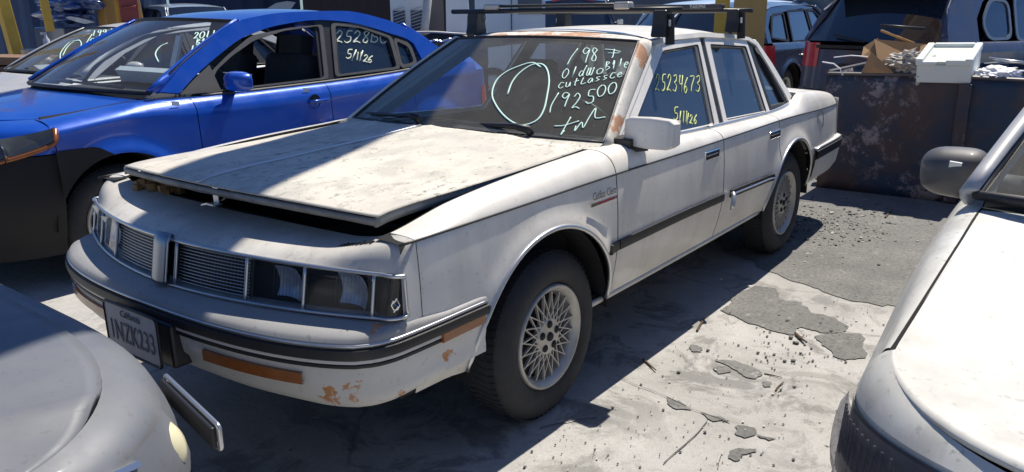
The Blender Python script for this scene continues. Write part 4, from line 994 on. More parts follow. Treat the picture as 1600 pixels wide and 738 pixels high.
    def green(c, gl=None, interior=True, wsmat=None, framemat=None, skip=(), sealr=.008):
        S = c.S; gl = gl or M['bside']; fm = framemat or c.paint
        for s in (-1, 1):
            fn = lambda x, z, i=0: (x, s*(c.gy(z) - i), z)
            for nm, P, wd in S['win']:
                inner = roundpoly(P, S.get('wrnd', .03)); cx = sum(p[0] for p in P)/len(P); cz = sum(p[1] for p in P)/len(P)
                outer = []
                for p in inner:
                    d = Vector((p[0]-cx, p[1]-cz)); outer.append((p[0] + wd*d.x/d.length*1.3, p[1] + wd*d.y/d.length))
                if (nm, s) not in skip:
                    o = ngon(nm, inner, lambda x, z: fn(x, z, .012), gl, c.r)
                    setattr(c, nm + ('_l' if s < 0 else '_r'), o)
                    if s > 0 and interior: o.data.materials[0] = M['clear']
                mb = MB(); ring(mb, outer, inner, lambda x, z: fn(x, z, -.003)); mb.build(nm.replace('glass', 'window_trim'), S.get('trimmat', M['trim']), c.r, thick=.012)
            up, lo = S['rail'], S['raillow']; n = len(up)
            mk('roof_side_rail', [fn(x, z) for x, z in up] + [fn(x, z) for x, z in lo], [(i, i+1, n+i+1, n+i) for i in range(n-1)], fm, c.r, thick=.02)
            for P in S.get('pillars', []): ngon('pillar', P, lambda x, z: fn(x, z, .006), S.get('pilmat', M['trim']), c.r, thick=.01)
            a, b = S['cowl'], S['deck'][0]
            grid('window_sill_panel', frange(a - .1, b, 16), [0, 1], lambda x, t: (x, s*lerp(c.yi(x), c.gy(c.zt(x)) - .012, t), c.zt(x) - .003), c.paint, c.r, flip=(s > 0))
        (xb, zb), (xt, zt) = S['ws']; yb, yt = c.gy(zb) + .004, c.gy(zt); bow = S.get('bow', .12)
        def ws(u, v): return (lerp(xb, xt, v) - bow*(1 - u*u)*lerp(1, .8, v), u*lerp(yb, yt, v), lerp(zb, zt, v) + .02*(1 - u*u) + .02*math.sin(math.pi*v))
        c.wsv, c.wsf = gridmesh(frange(-1, 1, 18), frange(0, 1, 10), ws, True)
        c.ws = mk('windshield', c.wsv, c.wsf, wsmat or M['ws'], c.r, smooth=True)
        U = frange(-1, 1, 18); V = frange(0, 1, 8)
        loop = [ws(u, 0) for u in U] + [ws(1, v) for v in V[1:]] + [ws(u, 1) for u in U[::-1][1:]] + [ws(-1, v) for v in V[::-1][1:-1]]
        mb = MB(); mb.tube(loop, .014, 6, closed=True); mb.build('windshield_seal', M['trim'], c.r, smooth=True)
        for s in (-1, 1):
            up = S['rail']; f_up = pch([(p[0], p[1]) for p in up]); 
            def pl_(v, t, s=s):
                a = Vector(ws(s, v)); x = lerp(up[0][0], S['atop'][0], v); z = f_up(x); b = Vector((x, s*c.gy(z), z)); p = a.lerp(b, t); return tuple(p + Vector((-.01, s*.018, .012))*math.sin(math.pi*t))
            grid('a_pillar', frange(0, 1, 10), frange(0, 1, 4), pl_, fm, c.r, flip=(s < 0), thick=.02)
        (rb, rz) = S['bl'][1]; zr = pch(S['roofz']); cr = S.get('rcrown', .05)
        def roof(q, v):
            xf = xt - bow*.8*(1 - v*v); xr = rb + S.get('bbow', .05)*(1 - v*v); x = lerp(xf, xr, q); z0 = zr(q)
            return (x, v*c.gy(z0), z0 + cr*(1 - v*v)*(.4 + .6*math.sin(math.pi*min(1, max(0, q*.9 + .05)))) - .012*abs(v)**6)
        grid('roof', frange(0, 1, 20), frange(-1, 1, 24), roof, c.paint, c.r, flip=True)
        (b0x, b0z), (b1x, b1z) = S['bl']
        def bl(u, v): return (lerp(b0x, b1x, v) + S.get('bbow', .05)*(1 - u*u), u*lerp(c.gy(b0z)*.93, c.gy(b1z)*.95, v), lerp(b0z, b1z, v) + .02*(1 - u*u)*v)
        c.blv, c.blf = gridmesh(frange(-1, 1, 14), frange(0, 1, 8), bl)
        c.bl = mk('rear_window', c.blv, c.blf, S.get('blmat', gl), c.r, smooth=True); c.blfn = bl
        for s in (-1, 1):
            pts = S['cpil']
            def cp(v, t, s=s):
                i = v*(len(pts) - 1); k = min(int(i), len(pts) - 2); f = i - k; x, z = lerp(pts[k][0], pts[k+1][0], f), lerp(pts[k][1], pts[k+1][1], f)
                return tuple(Vector((x, s*c.gy(z), z)).lerp(Vector(bl(s, v)), t))
            grid('rear_pillar', frange(0, 1, 8), frange(0, 1, 4), cp, c.paint, c.r, flip=(s < 0), thick=.02)
        if interior:
            m = MB(); m.box((S['cowl'] + .28, 0, zb - .10), (.4, c.w*1.5, .14)); m.build('dashboard', M['greyseat'], c.r, bevel=.04)
            fs = S.get('seatx', (xt + .28))
            for sy in (-.36, .36):
                m = MB(); m.box((fs - .2, sy, .62), (.5, .5, .16)); m.box((fs + .14, sy, .90), (.15, .48, .56), Matrix.Rotation(.2, 3, 'Y')); q = m.build('front_seat', M['seat'], c.r, bevel=.05)
                m = MB(); m.box((fs + .235, sy, c.S.get('headz', 1.24)), (.11, .26, .19), Matrix.Rotation(.15, 3, 'Y')); m.tube([(fs + .2, sy - .05, 1.1), (fs + .22, sy - .05, 1.2)], .006, 5); m.build('headrest', M['seat'], q, bevel=.045)
            m = MB(); m.box((fs + .75, 0, .62), (.5, 1.25, .16)); m.box((fs + 1.06, 0, .88), (.15, 1.25, .5), Matrix.Rotation(.25, 3, 'Y'))
            for sy in (-.36, .36): m.box((fs + 1.15, sy, 1.16), (.10, .24, .15))
            m.build('rear_seat', M['seat'], c.r, bevel=.04)
            m = MB(); m.tube([(fs - .42 - .05*math.sin(a), -.36 + .185*math.cos(a), .95 + .17*math.sin(a)) for a in frange(0, 2*math.pi, 24)[:-1]], .014, 6, closed=True); m.build('steering_wheel', M['black'], c.r, smooth=True)
            m = MB(); m.box(((a + b)/2 + .3, 0, .50), (2.3, c.w*1.62, .03)); m.build('cabin_floor', M['dark'], c.r)
    def cowl(c):
        S = c.S; xc = S['cowl']; (xb, zb), _ = S['ws']
        yy = c.yi(xc); bow = S.get('bow', .12)
        grid('cowl_panel', frange(-1, 1, 16), [0, .5, 1], lambda v, t: (lerp(xc - S.get('cb', .1)*(1 - v*v) - .02, xb - bow*(1 - v*v) + .02, t), v*yy, lerp(c.zt(xc) + .015*(1 - v*v), zb + .02*(1 - v*v), t) - .012*math.sin(math.pi*t)), M['black'], c.r, flip=True)
        mb = MB(); mb.tube([(xc + .04, -.45, zb + .02), (xc - .02, .05, zb + .035)], [.014, .007], 6); mb.build('wiper_arm', M['black'], c.r)
        mb = MB(); mb.tube([(xc - .03, .05, zb + .035), (xc + .04, .55, zb + .03)], [.014, .007], 6); mb.build('wiper_arm', M['black'], c.r)
    def rear(c, lamps=True):
        S = c.S; d0, d1 = S['deck']; DR = S['DR']; L = c.L
        A = [R_(q) for q in frange(-90, 90, 28)]
        zt = lambda: c.zc(L - DR)
        def f(a, z, out=0):
            sa, ca = math.sin(abs(a)), math.cos(a); wd = c.wf(L - DR) + (c.off(min(z, .6)) if z < .6 else -.02*(z - .6)/.3)
            return (L - DR + DR*max(0, ca)**(2/2.2) - S.get('rlean', .1)*max(0, z - .6)*ca + out*ca, math.copysign(wd*sa**(2/2.6), a) + out*math.sin(a), z)
        grid('tail_panel', A, frange(0, 1, 6), lambda a, v: f(a, lerp(.56, c.zc(L - DR), v)), c.paint, c.r, flip=True)
        grid('rear_bumper', A, frange(0, 1, 5), lambda a, v: f(a, lerp(.28, .555, v), .015), c.paint, c.r, flip=True)
        if S.get('hasdeck', True):
            def dk(q, v): x = lerp(d0, d1, q); return (x + (DR*.7*(1 - v*v))*q, v*c.yi(min(x, L - DR)), c.zt(min(x, L - DR)) + .03*(1 - v*v)*(1-q) - .0*q)
            grid('trunk_lid', frange(0, 1, 12), frange(-1, 1, 14), dk, c.paint, c.r, flip=True)
            grid('tail_roll', A, frange(0, 1, 4), lambda a, v: tuple(Vector(f(a, c.zc(L - DR))).lerp(Vector((L - DR + DR*.7*max(0, math.cos(a))**(.9), math.copysign(c.yi(L-DR)*math.sin(abs(a))**(2/2.6), a), c.zt(L - DR))), v)), c.paint, c.r, flip=True)
        if lamps:
            for s in (-1, 1):
                grid('tail_lamp', [R_(s*q) for q in frange(S.get('tl0', 52), S.get('tl1', 84), 8)], frange(0, 1, 3), lambda a, v: f(a, lerp(*S.get('tlz', (.68, .84)), v), .006), M['red'], c.r, flip=(s > 0))
        c.rf = f
    def mirror(c, s, x, z, mat, y=None, wd=.2, h=.13, dep=.075):
        y = y or c.gy(z); cy = y + .06 + wd*.5
        def f(a, b):                              # superellipsoid shell, domed to the front, flat behind
            e = .62; sg = lambda v: math.copysign(abs(v)**e, v)
            cb = max(0, math.cos(b)); yy = sg(math.cos(a))*cb**e*wd*.5; zz = sg(math.sin(a))*cb**e*h*.5*(1 - .12*math.cos(a)); xx = -math.sin(b)*dep if b > 0 else -math.sin(b)*.03
            return (x + xx + .12*yy, s*(cy + yy), z + zz)
        o = grid('door_mirror', frange(0, 2*math.pi, 36), [R_(q) for q in (-90, -60, -25, -8, 0, 10, 22, 36, 50, 64, 78, 90)], f, mat, c.r, flip=(s > 0))
        o.modifiers.new('w', 'WELD').merge_threshold = .0005
        mb = MB(); mb.box((x + .030, s*cy, z), (.006, wd*.8, h*.75)); mb.build('mirror_glass', M['chrome'], o, bevel=.002)
        mb = MB(); mb.tube([(x + .05, s*(y - .03), z - h*.35), (x + .02, s*(y + .04), z - h*.22), (x + .0, s*(y + .10), z - h*.12)], [.045, .035, .03], 10); mb.build('mirror_foot', M['black'] if mat is not M.get('greymirror') else mat, o, smooth=True)
        return o
    def handles(c, pts, mat, s=-1):
        for x, z in pts:
            y = c.wf(x) + c.off(z); mb = MB(); mb.lathe([(0, .0), (.003, .045), (-.004, .05)], 16, c=(x + .05, s*(y + .002), z)); o = mb.build('handle_recess', M['trim'], c.r)
            mb = MB(); mb.tube([(x, s*(y + .012), z), (x + .05, s*(y + .022), z + .002), (x + .17, s*(y + .012), z + .006)], [.010, .013, .010], 8, flat=.8); mb.build('door_handle', mat, c.r, smooth=True)

def sedan_spec(L, w, H, belt, f, r, wr=.315, cowl=1.15, wsb=1.22, wst=1.95, bl0=None, bl1=None, hz0=.72, cz=.93, D=.42, DR=.35, **k):
    bl0 = bl0 or (L - .95, belt + .08); bl1 = bl1 or (L - 1.45, H - .10)
    S = dict(L=L, w=w, H=H, D=D, DR=DR, sill=.26, wr=wr, arch=[(f, wr + .01, wr + .065), (r, wr + .01, wr + .06)],
        crease=[(D, hz0 - .05), (cowl, cz - .08), (L*.55, belt - .06), (L - DR, belt - .03)],
        top=[(D, hz0), (D + .3, hz0 + .05), (cowl, cz), (cowl + .5, belt + .0), (bl0[0] - .3, belt + .04), (bl0[0], bl0[1]), (L - DR, belt + .05)],
        yin=[(D, w*.74), (cowl, w - .16), (cowl + .5, w - .10), (bl0[0] - .2, w - .11), (L - DR, w - .20)],
        noseprof=[(.2, .05), (.4, .0), (.55, .0), (hz0 - .06, .04), (hz0, .09)], cowl=cowl, deck=(bl0[0], L - DR),
        gy0=w - .11, gy1=w - .31, gz0=belt, gz1=H - .05, ws=((wsb, cz + .02), (wst, H - .07)), bl=(bl0, bl1),
        roofz=[(0, H - .068), (.2, H - .045), (.5, H - .04), (.85, H - .065), (1, bl1[1])], atop=(wst + .08, H - .07))
    S['rail'] = [(wsb + .03, cz - .01), ((wsb + wst)/2 + .05, (cz + H - .07)/2 + .035), (wst + .10, H - .085), (wst + .5, H - .058), (bl1[0] - .5, H - .062), (bl1[0] - .05, bl1[1] - .0), (bl1[0] + .08, bl1[1] - .03), ((bl0[0] + bl1[0])/2 + .0, (bl0[1] + bl1[1])/2), (bl0[0] - .02, bl0[1])]
    S['raillow'] = [(wsb + .08, cz - .03), ((wsb + wst)/2 + .10, (cz + H - .07)/2 - .01), (wst + .13, H - .125), (wst + .5, H - .095), (bl1[0] - .5, H - .10), (bl1[0] - .12, bl1[1] - .045), (bl1[0] - .04, bl1[1] - .08), ((bl0[0] + bl1[0])/2 - .14, (bl0[1] + bl1[1])/2), (bl0[0] - .22, bl0[1] - .05)]
    S['cpil'] = [(bl0[0] - .06, bl0[1] - .02), ((bl0[0] + bl1[0])/2 - .01, (bl0[1] + bl1[1])/2), (bl1[0] + .02, bl1[1])]
    S.update(k); return S

# ------------------------------------------------------------------ blue sedan beside the white one
BX, BY = .02, 2.97            # nose x, centre line y
rb_ = thing('blue_sedan', 'bright blue four-door sedan with open front window and missing bumper skin', 'car', (BX, BY, 0))
w = .895
S = sedan_spec(4.57, w, 1.49, .985, .93, 3.61, wr=.318, cowl=1.20, wsb=1.22, wst=1.97, hz0=.83, cz=1.005, D=.62, DR=.4, bl0=(3.98, 1.08), bl1=(3.48, 1.36), cb=.22, bow=.20, flare=.022, gy1=w-.27)
S['ws'] = ((1.22, 1.02), (1.97, 1.415)); S['atop'] = (1.99, 1.42)
ru = pch([(1.26, 1.02), (1.62, 1.27), (1.99, 1.42), (2.4, 1.466), (2.86, 1.472), (3.29, 1.404), (3.66, 1.26), (3.92, 1.10)]); rl = pch([(1.40, 1.0), (1.55, 1.10), (1.72, 1.195), (1.98, 1.315), (2.3, 1.385), (2.62, 1.41), (2.86, 1.395), (3.29, 1.30), (3.53, 1.21), (3.58, 1.05)])
S['rail'] = [(x, ru(x)) for x in frange(1.26, 3.92, 40)]; S['raillow'] = [(lerp(1.40, 3.58, k/40), rl(lerp(1.40, 3.58, k/40))) for k in range(41)]
S['seatx'] = 2.40; S['headz'] = 1.21
S['cpil'] = [(3.90, 1.09), (3.68, 1.25), (3.48, 1.365)]
S['roofz'] = [(0, 1.415), (.2, 1.455), (.5, 1.47), (.75, 1.44), (1, 1.36)]; S['rcrown'] = .03
S['crease'] = [(.62, .865), (1.1, .91), (1.6, .905), (3.0, .93), (4.17, .98)]
S['top'] = [(.62, .925), (.9, .955), (1.20, .985), (1.6, .975), (2.4, .985), (3.2, 1.01), (3.7, 1.05), (3.98, 1.08), (4.17, 1.09)]
S['noseprof'] = [(.2, .04), (.4, 0), (.6, .0), (.76, .06), (.86, .20)]; S['noseTop'] = .835
S['arch'] = [(.95, .335, .385), (3.60, .33, .375)]
S['panels'] = [('front_fender', .62, 1.455), ('front_door', 1.455, 2.50), ('rear_door', 2.50, 3.36), ('quarter_panel', 3.36, 4.17)]
S['win'] = [('front_door_glass', [(1.60, 1.00), (1.70, 1.12), (1.84, 1.20), (2.04, 1.29), (2.30, 1.345), (2.62, 1.372), (2.53, 1.018)], .030), ('rear_door_glass', [(2.666, 1.031), (2.769, 1.372), (3.00, 1.352), (3.275, 1.268), (3.27, 1.049)], .030), ('quarter_glass', [(3.335, 1.06), (3.345, 1.245), (3.46, 1.195), (3.475, 1.075)], .03)]
M['greytrim'] = plain('weathered_grey_window_trim', (.10, .098, .095), .55, vary=.3); S['trimmat'] = M['greytrim']
S['pillars'] = [[(2.50, 1.0), (2.60, 1.41), (2.79, 1.41), (2.69, 1.0)], [(3.26, 1.03), (3.26, 1.31), (3.36, 1.27), (3.35, 1.04)]]
c = Car(rb_, S, M['blue']); c.panels(); c.front(bumper=M['bumperblack'], zsplit=.76); c.hood(.055)
c.cowl(); c.green(M['bside'], skip=(('front_door_glass', -1), ('front_door_glass', 1)), wsmat=M['ws2']); c.rear()
c.mirror(-1, 1.72, 1.06, M['blue'], y=.80, wd=.20, h=.125)
c.handles([(2.30, .875), (3.16, .905)], M['blue'])
B = c
mb = MB(); mb.tube([(x, -(c.yi(x) + .004), c.zt(x) + .004) for x in frange(1.55, 3.50, 24)], .011, 6); mb.build('belt_moulding', M['greytrim'], rb_, smooth=True)
mb = MB(); mb.box((1.60, -.07, 1.075), (.05, .62, .09), Matrix.Rotation(-.5, 3, 'Y')); mb.build('white_papers', M['sticker'], rb_)
mb = MB(); mb.box((1.83, -.10, 1.22), (.02, .06, .22), Matrix.Rotation(.35, 3, 'Y')); mb.build('white_papers', M['sticker'], rb_)
# sail triangle, headlight, inner engine gap, stickers
ngon('sail_panel', [(1.40, .995), (1.50, 1.06), (1.66, 1.16), (1.69, .99)], lambda x, z: (x, -(c.gy(z) + .004), z), M['greytrim'], rb_, thick=.01)
M['lampgrey'] = plain('lamp_housing_grey', (.13, .14, .15), .35, .3, vary=.5, scale=20)
for s in (-1, 1):
    grid('bumper_corner', c.xs(.605, .90), frange(0, 1, 6), lambda x, t: (lambda zb_, zt_: (x, s*(c.wf(x) + c.off(min(.9, lerp(zb_, zt_, t))) + .026), lerp(zb_, zt_, t)))(c.zbot(x), lerp(.775, max(.775, c.zbot(x) + .002) if x < .80 else lerp(.785, c.zbot(.90) + .004, (x - .80)/.10), min(1, (x - .6)/.1))), M['bumperblack'], rb_, flip=(s > 0))
    hl = bpy.data.objects.new('headlight', None); COL.objects.link(hl); hl.parent = rb_
    AA = [R_(s*q) for q in frange(40, 88, 20)]
    def hz_(a, v): 
        q = (abs(math.degrees(a)) - 40)/48; return lerp(lerp(.70, .815, q**1.5), lerp(.83, .90, q), v)
    grid('headlight_bowl', AA, frange(0, 1, 6), lambda a, v: c.face(a, hz_(a, v), .004), M['lampgrey'], hl, flip=(s > 0))
    mb = MB(); mb.tube([Vector(c.face(a, hz_(a, .06), .012)) for a in AA] + [Vector(c.face(R_(s*88.5), hz_(R_(s*88), v), .012)) for v in frange(.9, .1, 5)], .012, 6); mb.build('orange_reflector', M['amber'], hl, smooth=True)
    mb = MB(); p = Vector(c.face(R_(s*62), .78, .0)); mb.lathe([(.0, .0), (.0, .045), (-.02, .058)], 18, axis='x', c=p); mb.build('reflector', M['chrome'], hl, smooth=True)
    grid('lens', AA, frange(0, 1, 6), lambda a, v: c.face(a, hz_(a, v), .016*math.sin(math.pi*v)**.5 + .006), M['lens'], hl, flip=(s > 0))
mb = MB(); mb.tube([Vector(c.hoodfn(u, -.99)) + Vector((0, -.012, -.012)) for u in frange(0, .9, 20)], [.022 - .001*k for k in range(21)], 6); mb.build('hood_side_gap', M['dark'], rb_)
for x, z, t in ((1.33, .955, 1), (2.30, 1.0 - .045, 1), (1.66, 1.115, 0)):
    y = (c.wf(x) + c.off(z) - .02) if t else c.gy(z) + .16
    mb = MB(); mb.box((x, -(y - .0) - .006 if t else -(.80 + .13), z), (.05, .004 if t else .03, .025 if t else .004), Matrix.Rotation(.2, 3, 'Y')); mb.build('sticker', M['sticker'], rb_)
bpy.context.view_layer.update()
def world_bvh(o):
    mw = o.matrix_world; return BVHTree.FromPolygons([mw @ v.co for v in o.data.vertices], [tuple(p.vertices) for p in o.data.polygons])
def wstrokes(o, L, mat, r): return strokes(world_bvh(o), 'marker_writing', L, mat, o, r)
L = word('2528', 522, 67, 14, .2, 19, 13, .15) + word('1', 575, 67, 14, 0, 18, 10, .1) + word('50', 578, 66, 14, 1, 17, 13, .15) + word('1', 606, 67, 14, 0, 15, 10, .0)
L += word('5', 539, 92, 10, 0, 14, 10, .15) + word('/', 548, 94, 8, 0, 15, 8, .1) + word('11', 554, 95, 5, 0, 13, 8, .1) + word('/', 560, 95, 8, 0, 15, 6, .1) + word('26', 566, 97, 7, 1, 11, 8, .2)
wstrokes(c.rear_door_glass_l, L, M['wmarker'], .0055)
L = word('2011', 302, 62, 9, -1, 10, 8, .2) + word('Bila', 305, 72, 8, -1.2, 9, 7, .2) + word('198', 296, 82, 9, -1.5, 9, 8, .2) + [[(248, 98), (243, 85), (250, 74), (262, 68)]]
wstrokes(c.ws, L, M['marker'], .005)

# ------------------------------------------------------------------ faded silver sedan behind the blue one
rs_ = thing('silver_sedan', 'faded silver sedan with marker circle on windshield, behind the blue car', 'car', (.78, 5.55, 0))
w = .86
S = sedan_spec(4.55, w, 1.40, .94, .95, 3.60, wr=.31, cowl=1.25, wsb=1.30, wst=2.02, hz0=.74, cz=.945, D=.4, DR=.4, bl0=(3.85, 1.0), bl1=(3.25, 1.31), cb=.15)
S['panels'] = [('front_fender', .4, 1.40), ('front_door', 1.40, 2.42), ('rear_door', 2.42, 3.22), ('quarter_panel', 3.22, 4.15)]
S['win'] = [('front_door_glass', [(1.66, .96), (2.12, 1.29), (2.36, 1.31), (2.38, .96)], .04), ('rear_door_glass', [(2.48, .96), (2.46, 1.31), (2.98, 1.29), (3.14, .98)], .04), ('quarter_glass', [(3.20, .99), (3.08, 1.26), (3.22, 1.22), (3.40, 1.02)], .03)]
S['pillars'] = [[(2.35, .95), (2.33, 1.33), (2.49, 1.33), (2.51, .95)]]
c = Car(rs_, S, M['silver']); c.panels(); c.front(); c.hood(.05); c.cowl(); c.green(M['bside']); c.rear(); c.mirror(-1, 1.75, 1.0, M['silver'], wd=.16); c.mirror(1, 1.75, 1.0, M['silver'], wd=.16)
bpy.context.view_layer.update()
L = [[(125, 64), (110, 66), (98, 78), (94, 88), (97, 97), (108, 97), (119, 90), (125, 78), (127, 68), (122, 63), (112, 68), (104, 76), (98, 88)]] + [[(128, 80), (135, 68), (144, 54)]] + word('1997', 143, 57, 8, -.8, 8, 7, .2) + word('acuRa'.replace('R', 'i'), 140, 66, 8, -1, 8, 7, .2) + word('RDe'.replace('R', 'B').replace('D', 'd'), 136, 76, 9, -1.5, 9, 8, .2) + word('142414', 128, 90, 7, -2, 12, 6, .2)
wstrokes(c.ws, L, M['marker'], .006)
mb = MB(); mb.box((1.42, .15, .985), (.14, .20, .02), Matrix.Rotation(.3, 3, 'X')); mb.build('paper_on_dashboard', M['sticker'], rs_)

# ------------------------------------------------------------------ white car at the right, close to the camera
rw_ = thing('white_hatchback', 'dusty white car close to the camera at the right edge, grey door mirror', 'car', (-.12, -2.86, 0))
w = .865
S = sedan_spec(4.5, w, 1.46, 1.0, .95, 3.6, wr=.31, cowl=1.05, wsb=1.05, wst=1.85, hz0=.77, cz=1.0, D=.42, DR=.3, bl0=(3.95, 1.06), bl1=(3.3, 1.38), cb=.05, bow=.16, flare=.015, nx=3.0, nm=1.7)
S['crease'] = [(.42, .745), (.9, .84), (2.3, .93), (4.0, .97)]
S['top'] = [(.42, .835), (.60, .88), (.85, .945), (1.05, .99), (1.5, 1.0), (3.0, 1.02), (4.2, 1.03)]
S['yin'] = [(.42, .785), (1.05, .735), (1.6, .76), (4.2, .7)]
S['noseprof'] = [(.2, .0), (.5, .0), (.6, .02), (.72, .02), (.82, .025)]; S['noseTop'] = .795; S['rollx'] = .008; S['flat'] = 1; S['bout'] = .045
S['hz'] = lambda a: lerp(.802, .835, math.sin(abs(a))**8)
S['panels'] = [('front_fender', .42, 1.35), ('front_door', 1.35, 2.4), ('rear_door', 2.4, 3.2), ('quarter_panel', 3.2, 4.2)]
S['win'] = [('front_door_glass', [(1.50, 1.03), (1.96, 1.34), (2.32, 1.37), (2.36, 1.02)], .04), ('rear_door_glass', [(2.46, 1.03), (2.44, 1.37), (3.0, 1.34), (3.15, 1.04)], .04)]
S['pillars'] = []
c = Car(rw_, S, M['whitecar']); c.panels(); c.front(zsplit=.56, bumper=M['silver'])
c.hood(.032, feat=lambda x, y: .006*math.exp(-((abs(y) - .42)/.05)**2)); c.cowl(); c.green(M['clear'], framemat=M['silver'], wsmat=M['ws']); c.rear()
WC = c
M['hlens2'] = M['rlens']
M['greymirror'] = carpaint('dusty_dark_grey_mirror', (.07, .07, .075), .45, .3, dirt=.5, dirtcol=(.20, .18, .17))
mo = c.mirror(1, 1.37, 1.015, M['greymirror'], y=.70, wd=.175, h=.14)
mb = MB(); mb.box((1.2985, .838, 1.040), (.004, .030, .032), Matrix.Rotation(-.35, 3, 'Y') @ Matrix.Rotation(.1, 3, 'X')); mb.build('paper_sticker', M['sticker'], mo)
for s in (-1, 1):
    hl = bpy.data.objects.new('headlight', None); COL.objects.link(hl); hl.parent = rw_
    AA = [R_(s*q) for q in frange(14, 87, 34)]
    def hz2(a, v):
        q = (abs(math.degrees(a)) - 14)/75.5; return lerp(lerp(.62, .56, q), lerp(.795, .745, math.sin(abs(a))**2) - .010, v)
    grid('headlight_bowl', AA, frange(0, 1, 6), lambda a, v: c.face(a, hz2(a, v), .003), M['lampgrey'], hl, flip=(s > 0))
    for k in range(12):
        mb = MB(); q = 52 + k*2.8; mb.tube([Vector(c.face(R_(s*q), hz2(R_(s*q), v), .012)) for v in frange(.1, .88, 6)], .003, 5); mb.build('lens_rib', M['lampgrey'], hl, smooth=True)
    mb = MB(); p = Vector(c.face(R_(s*48), .67, .0)); mb.lathe([(.0, .0), (.0, .03), (-.015, .045)], 20, axis='x', c=p); mb.build('reflector', M['chrome'], hl, smooth=True)
    grid('lens', AA, frange(0, 1, 6), lambda a, v: c.face(a, hz2(a, v), .018*math.sin(math.pi*v)**.5 + .012), M['hlens2'], hl, flip=(s > 0))
mb = MB(); mb.tube([(1.17, .735, 1.035), (1.21, .72, 1.08), (1.29, .69, 1.14)], [.007, .007, .006], 6); mb.build('door_trim_fin', M['trim'], rw_)

# ------------------------------------------------------------------ grey car nose at the lower left
rg_ = thing('grey_coupe', 'grey car nose with worn clear coat and loose yellowed lamp at the lower left', 'car', (-.35, -.12, 0), rz=math.pi - R_(1))
w = .985
S = sedan_spec(4.4, w, 1.36, .90, .9, 3.5, wr=.31, cowl=1.25, wsb=1.3, wst=2.0, hz0=.70, cz=.93, D=.46, DR=.35, bow=.14, nx=3.6, nm=1.9)
S['crease'] = [(.46, .66), (1.2, .80), (2.2, .84), (4.05, .86)]; S['top'] = [(.46, .735), (.9, .83), (1.25, .90), (2.2, .90), (3.45, .98), (4.05, .92)]
S['yin'] = [(.46, .90), (1.25, .76), (1.7, .76), (4.05, .66)]
S['noseprof'] = [(.2, .03), (.4, 0), (.58, .0), (.68, .03), (.76, .08)]; S['noseTop'] = .70
S['hz'] = lambda a: lerp(.755, .735, math.sin(abs(a))**4)
S['panels'] = [('front_fender', .46, 1.45), ('door', 1.45, 2.7), ('quarter_panel', 2.7, 4.05)]
S['win'] = [('door_glass', [(1.7, .93), (2.1, 1.24), (2.6, 1.26), (2.65, .92)], .04), ('quarter_glass', [(2.75, .93), (2.72, 1.26), (3.0, 1.22), (3.3, .96)], .04)]
c = Car(rg_, S, M['greymet']); c.panels(); c.front(zsplit=.52); c.hood(.055, feat=lambda x, y: .018*math.exp(-((abs(y) - lerp(.82, .66, min(1, max(0, x)/.9)))/.04)**2)); c.cowl(); c.green(M['bside']); c.rear()
GC = c
for s in (-1, 1):
    hl = bpy.data.objects.new('headlight', None); COL.objects.link(hl); hl.parent = rg_
    AA = [R_(s*q) for q in frange(50, 86, 16)]
    grid('headlight_bowl', AA, frange(0, 1, 5), lambda a, v: c.face(a, lerp(.53, .685, v), .005), M['dark'], hl, flip=(s > 0))
    mb = MB(); p = Vector((.150, s*.80, .622)); mb.lathe([(-.02, 0), (-.012, .035), (.0, .052), (.03, .06), (.05, .056), (.07, .04), (.08, 0)], 40, axis='x', c=p); mb.build('lamp_unit', M['yellowlens'], hl, smooth=True)
    mb = MB(); grid('lens', [R_(s*q) for q in frange(44, 66, 10)], frange(0, 1, 5), lambda a, v: c.face(a, lerp(.52, .70, v), .012 + .012*math.sin(math.pi*v)), M['greymet'], hl, flip=(s > 0))
    mb = MB(); q0 = Vector(c.face(R_(s*64), .69, .01)); mb.box(q0 + Vector((.03, 0, -.01)), (.07, .05, .012), Matrix.Rotation(.5, 3, 'X')); mb.build('lamp_bracket', M['alu'], hl)
PF = Matrix.Rotation(R_(-11), 3, 'Z') ; PC = Vector((.035, .655, .545))
mb = MB(); mb.box(PC + Vector((0, 0, .053)), (.012, .32, .05), PF); o = mb.build('plate_frame', M['black'], rg_, bevel=.004)
mb = MB(); mb.tube([PC + PF @ Vector((-.010, y, z)) for y, z in roundpoly([(-.165, .025), (.165, .025), (.165, .082), (-.165, .082)], .01)], .006, 6, closed=True); mb.build('plate_frame_rim', M['alu'], o, smooth=True)

# ------------------------------------------------------------------ dumpster and its load
def dump_mat():
    m, nt, b = newmat('rusted_navy_dumpster_steel')
    c_ = mixc(nt, ramp(nt, nz(nt, 1.6, 7, .65), [(.42, 0), (.58, 1)]), (.022, .045, .085), (.085, .055, .048))
    a = ramp(nt, nz(nt, 5.5, 10, .75), [(.53, 0), (.60, 1)]); a2 = ramp(nt, nz(nt, 1.1, 2), [(.42, 0), (.52, 1)])
    c_ = mixc(nt, mth(nt, 'MULTIPLY', a, mth(nt, 'MULTIPLY', a2, .85)), c_, (.36, .31, .31))
    nt.links.new(c_, b.inputs['Base Color']); b.inputs['Roughness'].default_value = .55
    bp = nt.nodes.new('ShaderNodeBump'); bp.inputs['Strength'].default_value = .5; bp.inputs['Distance'].default_value = .02
    nt.links.new(nz(nt, 3, 6), bp.inputs['Height']); nt.links.new(bp.outputs[0], b.inputs['Normal']); return m
M['dump'] = dump_mat(); M['dumpedge'] = plain('worn_steel_edge', (.10, .09, .09), .5, vary=.6, scale=10)
DX = 5.55
rd = thing('dumpster', 'dark blue rusted open steel dumpster full of scrap behind the white car', 'dumpster', (DX + .8, -1.9, 0))
def dl(p): return Vector(p) - Vector((DX + .8, -1.9, 0))
y0, y1 = -.45, -4.6
dz = lambda y: .955 + .012*math.sin(y*3)
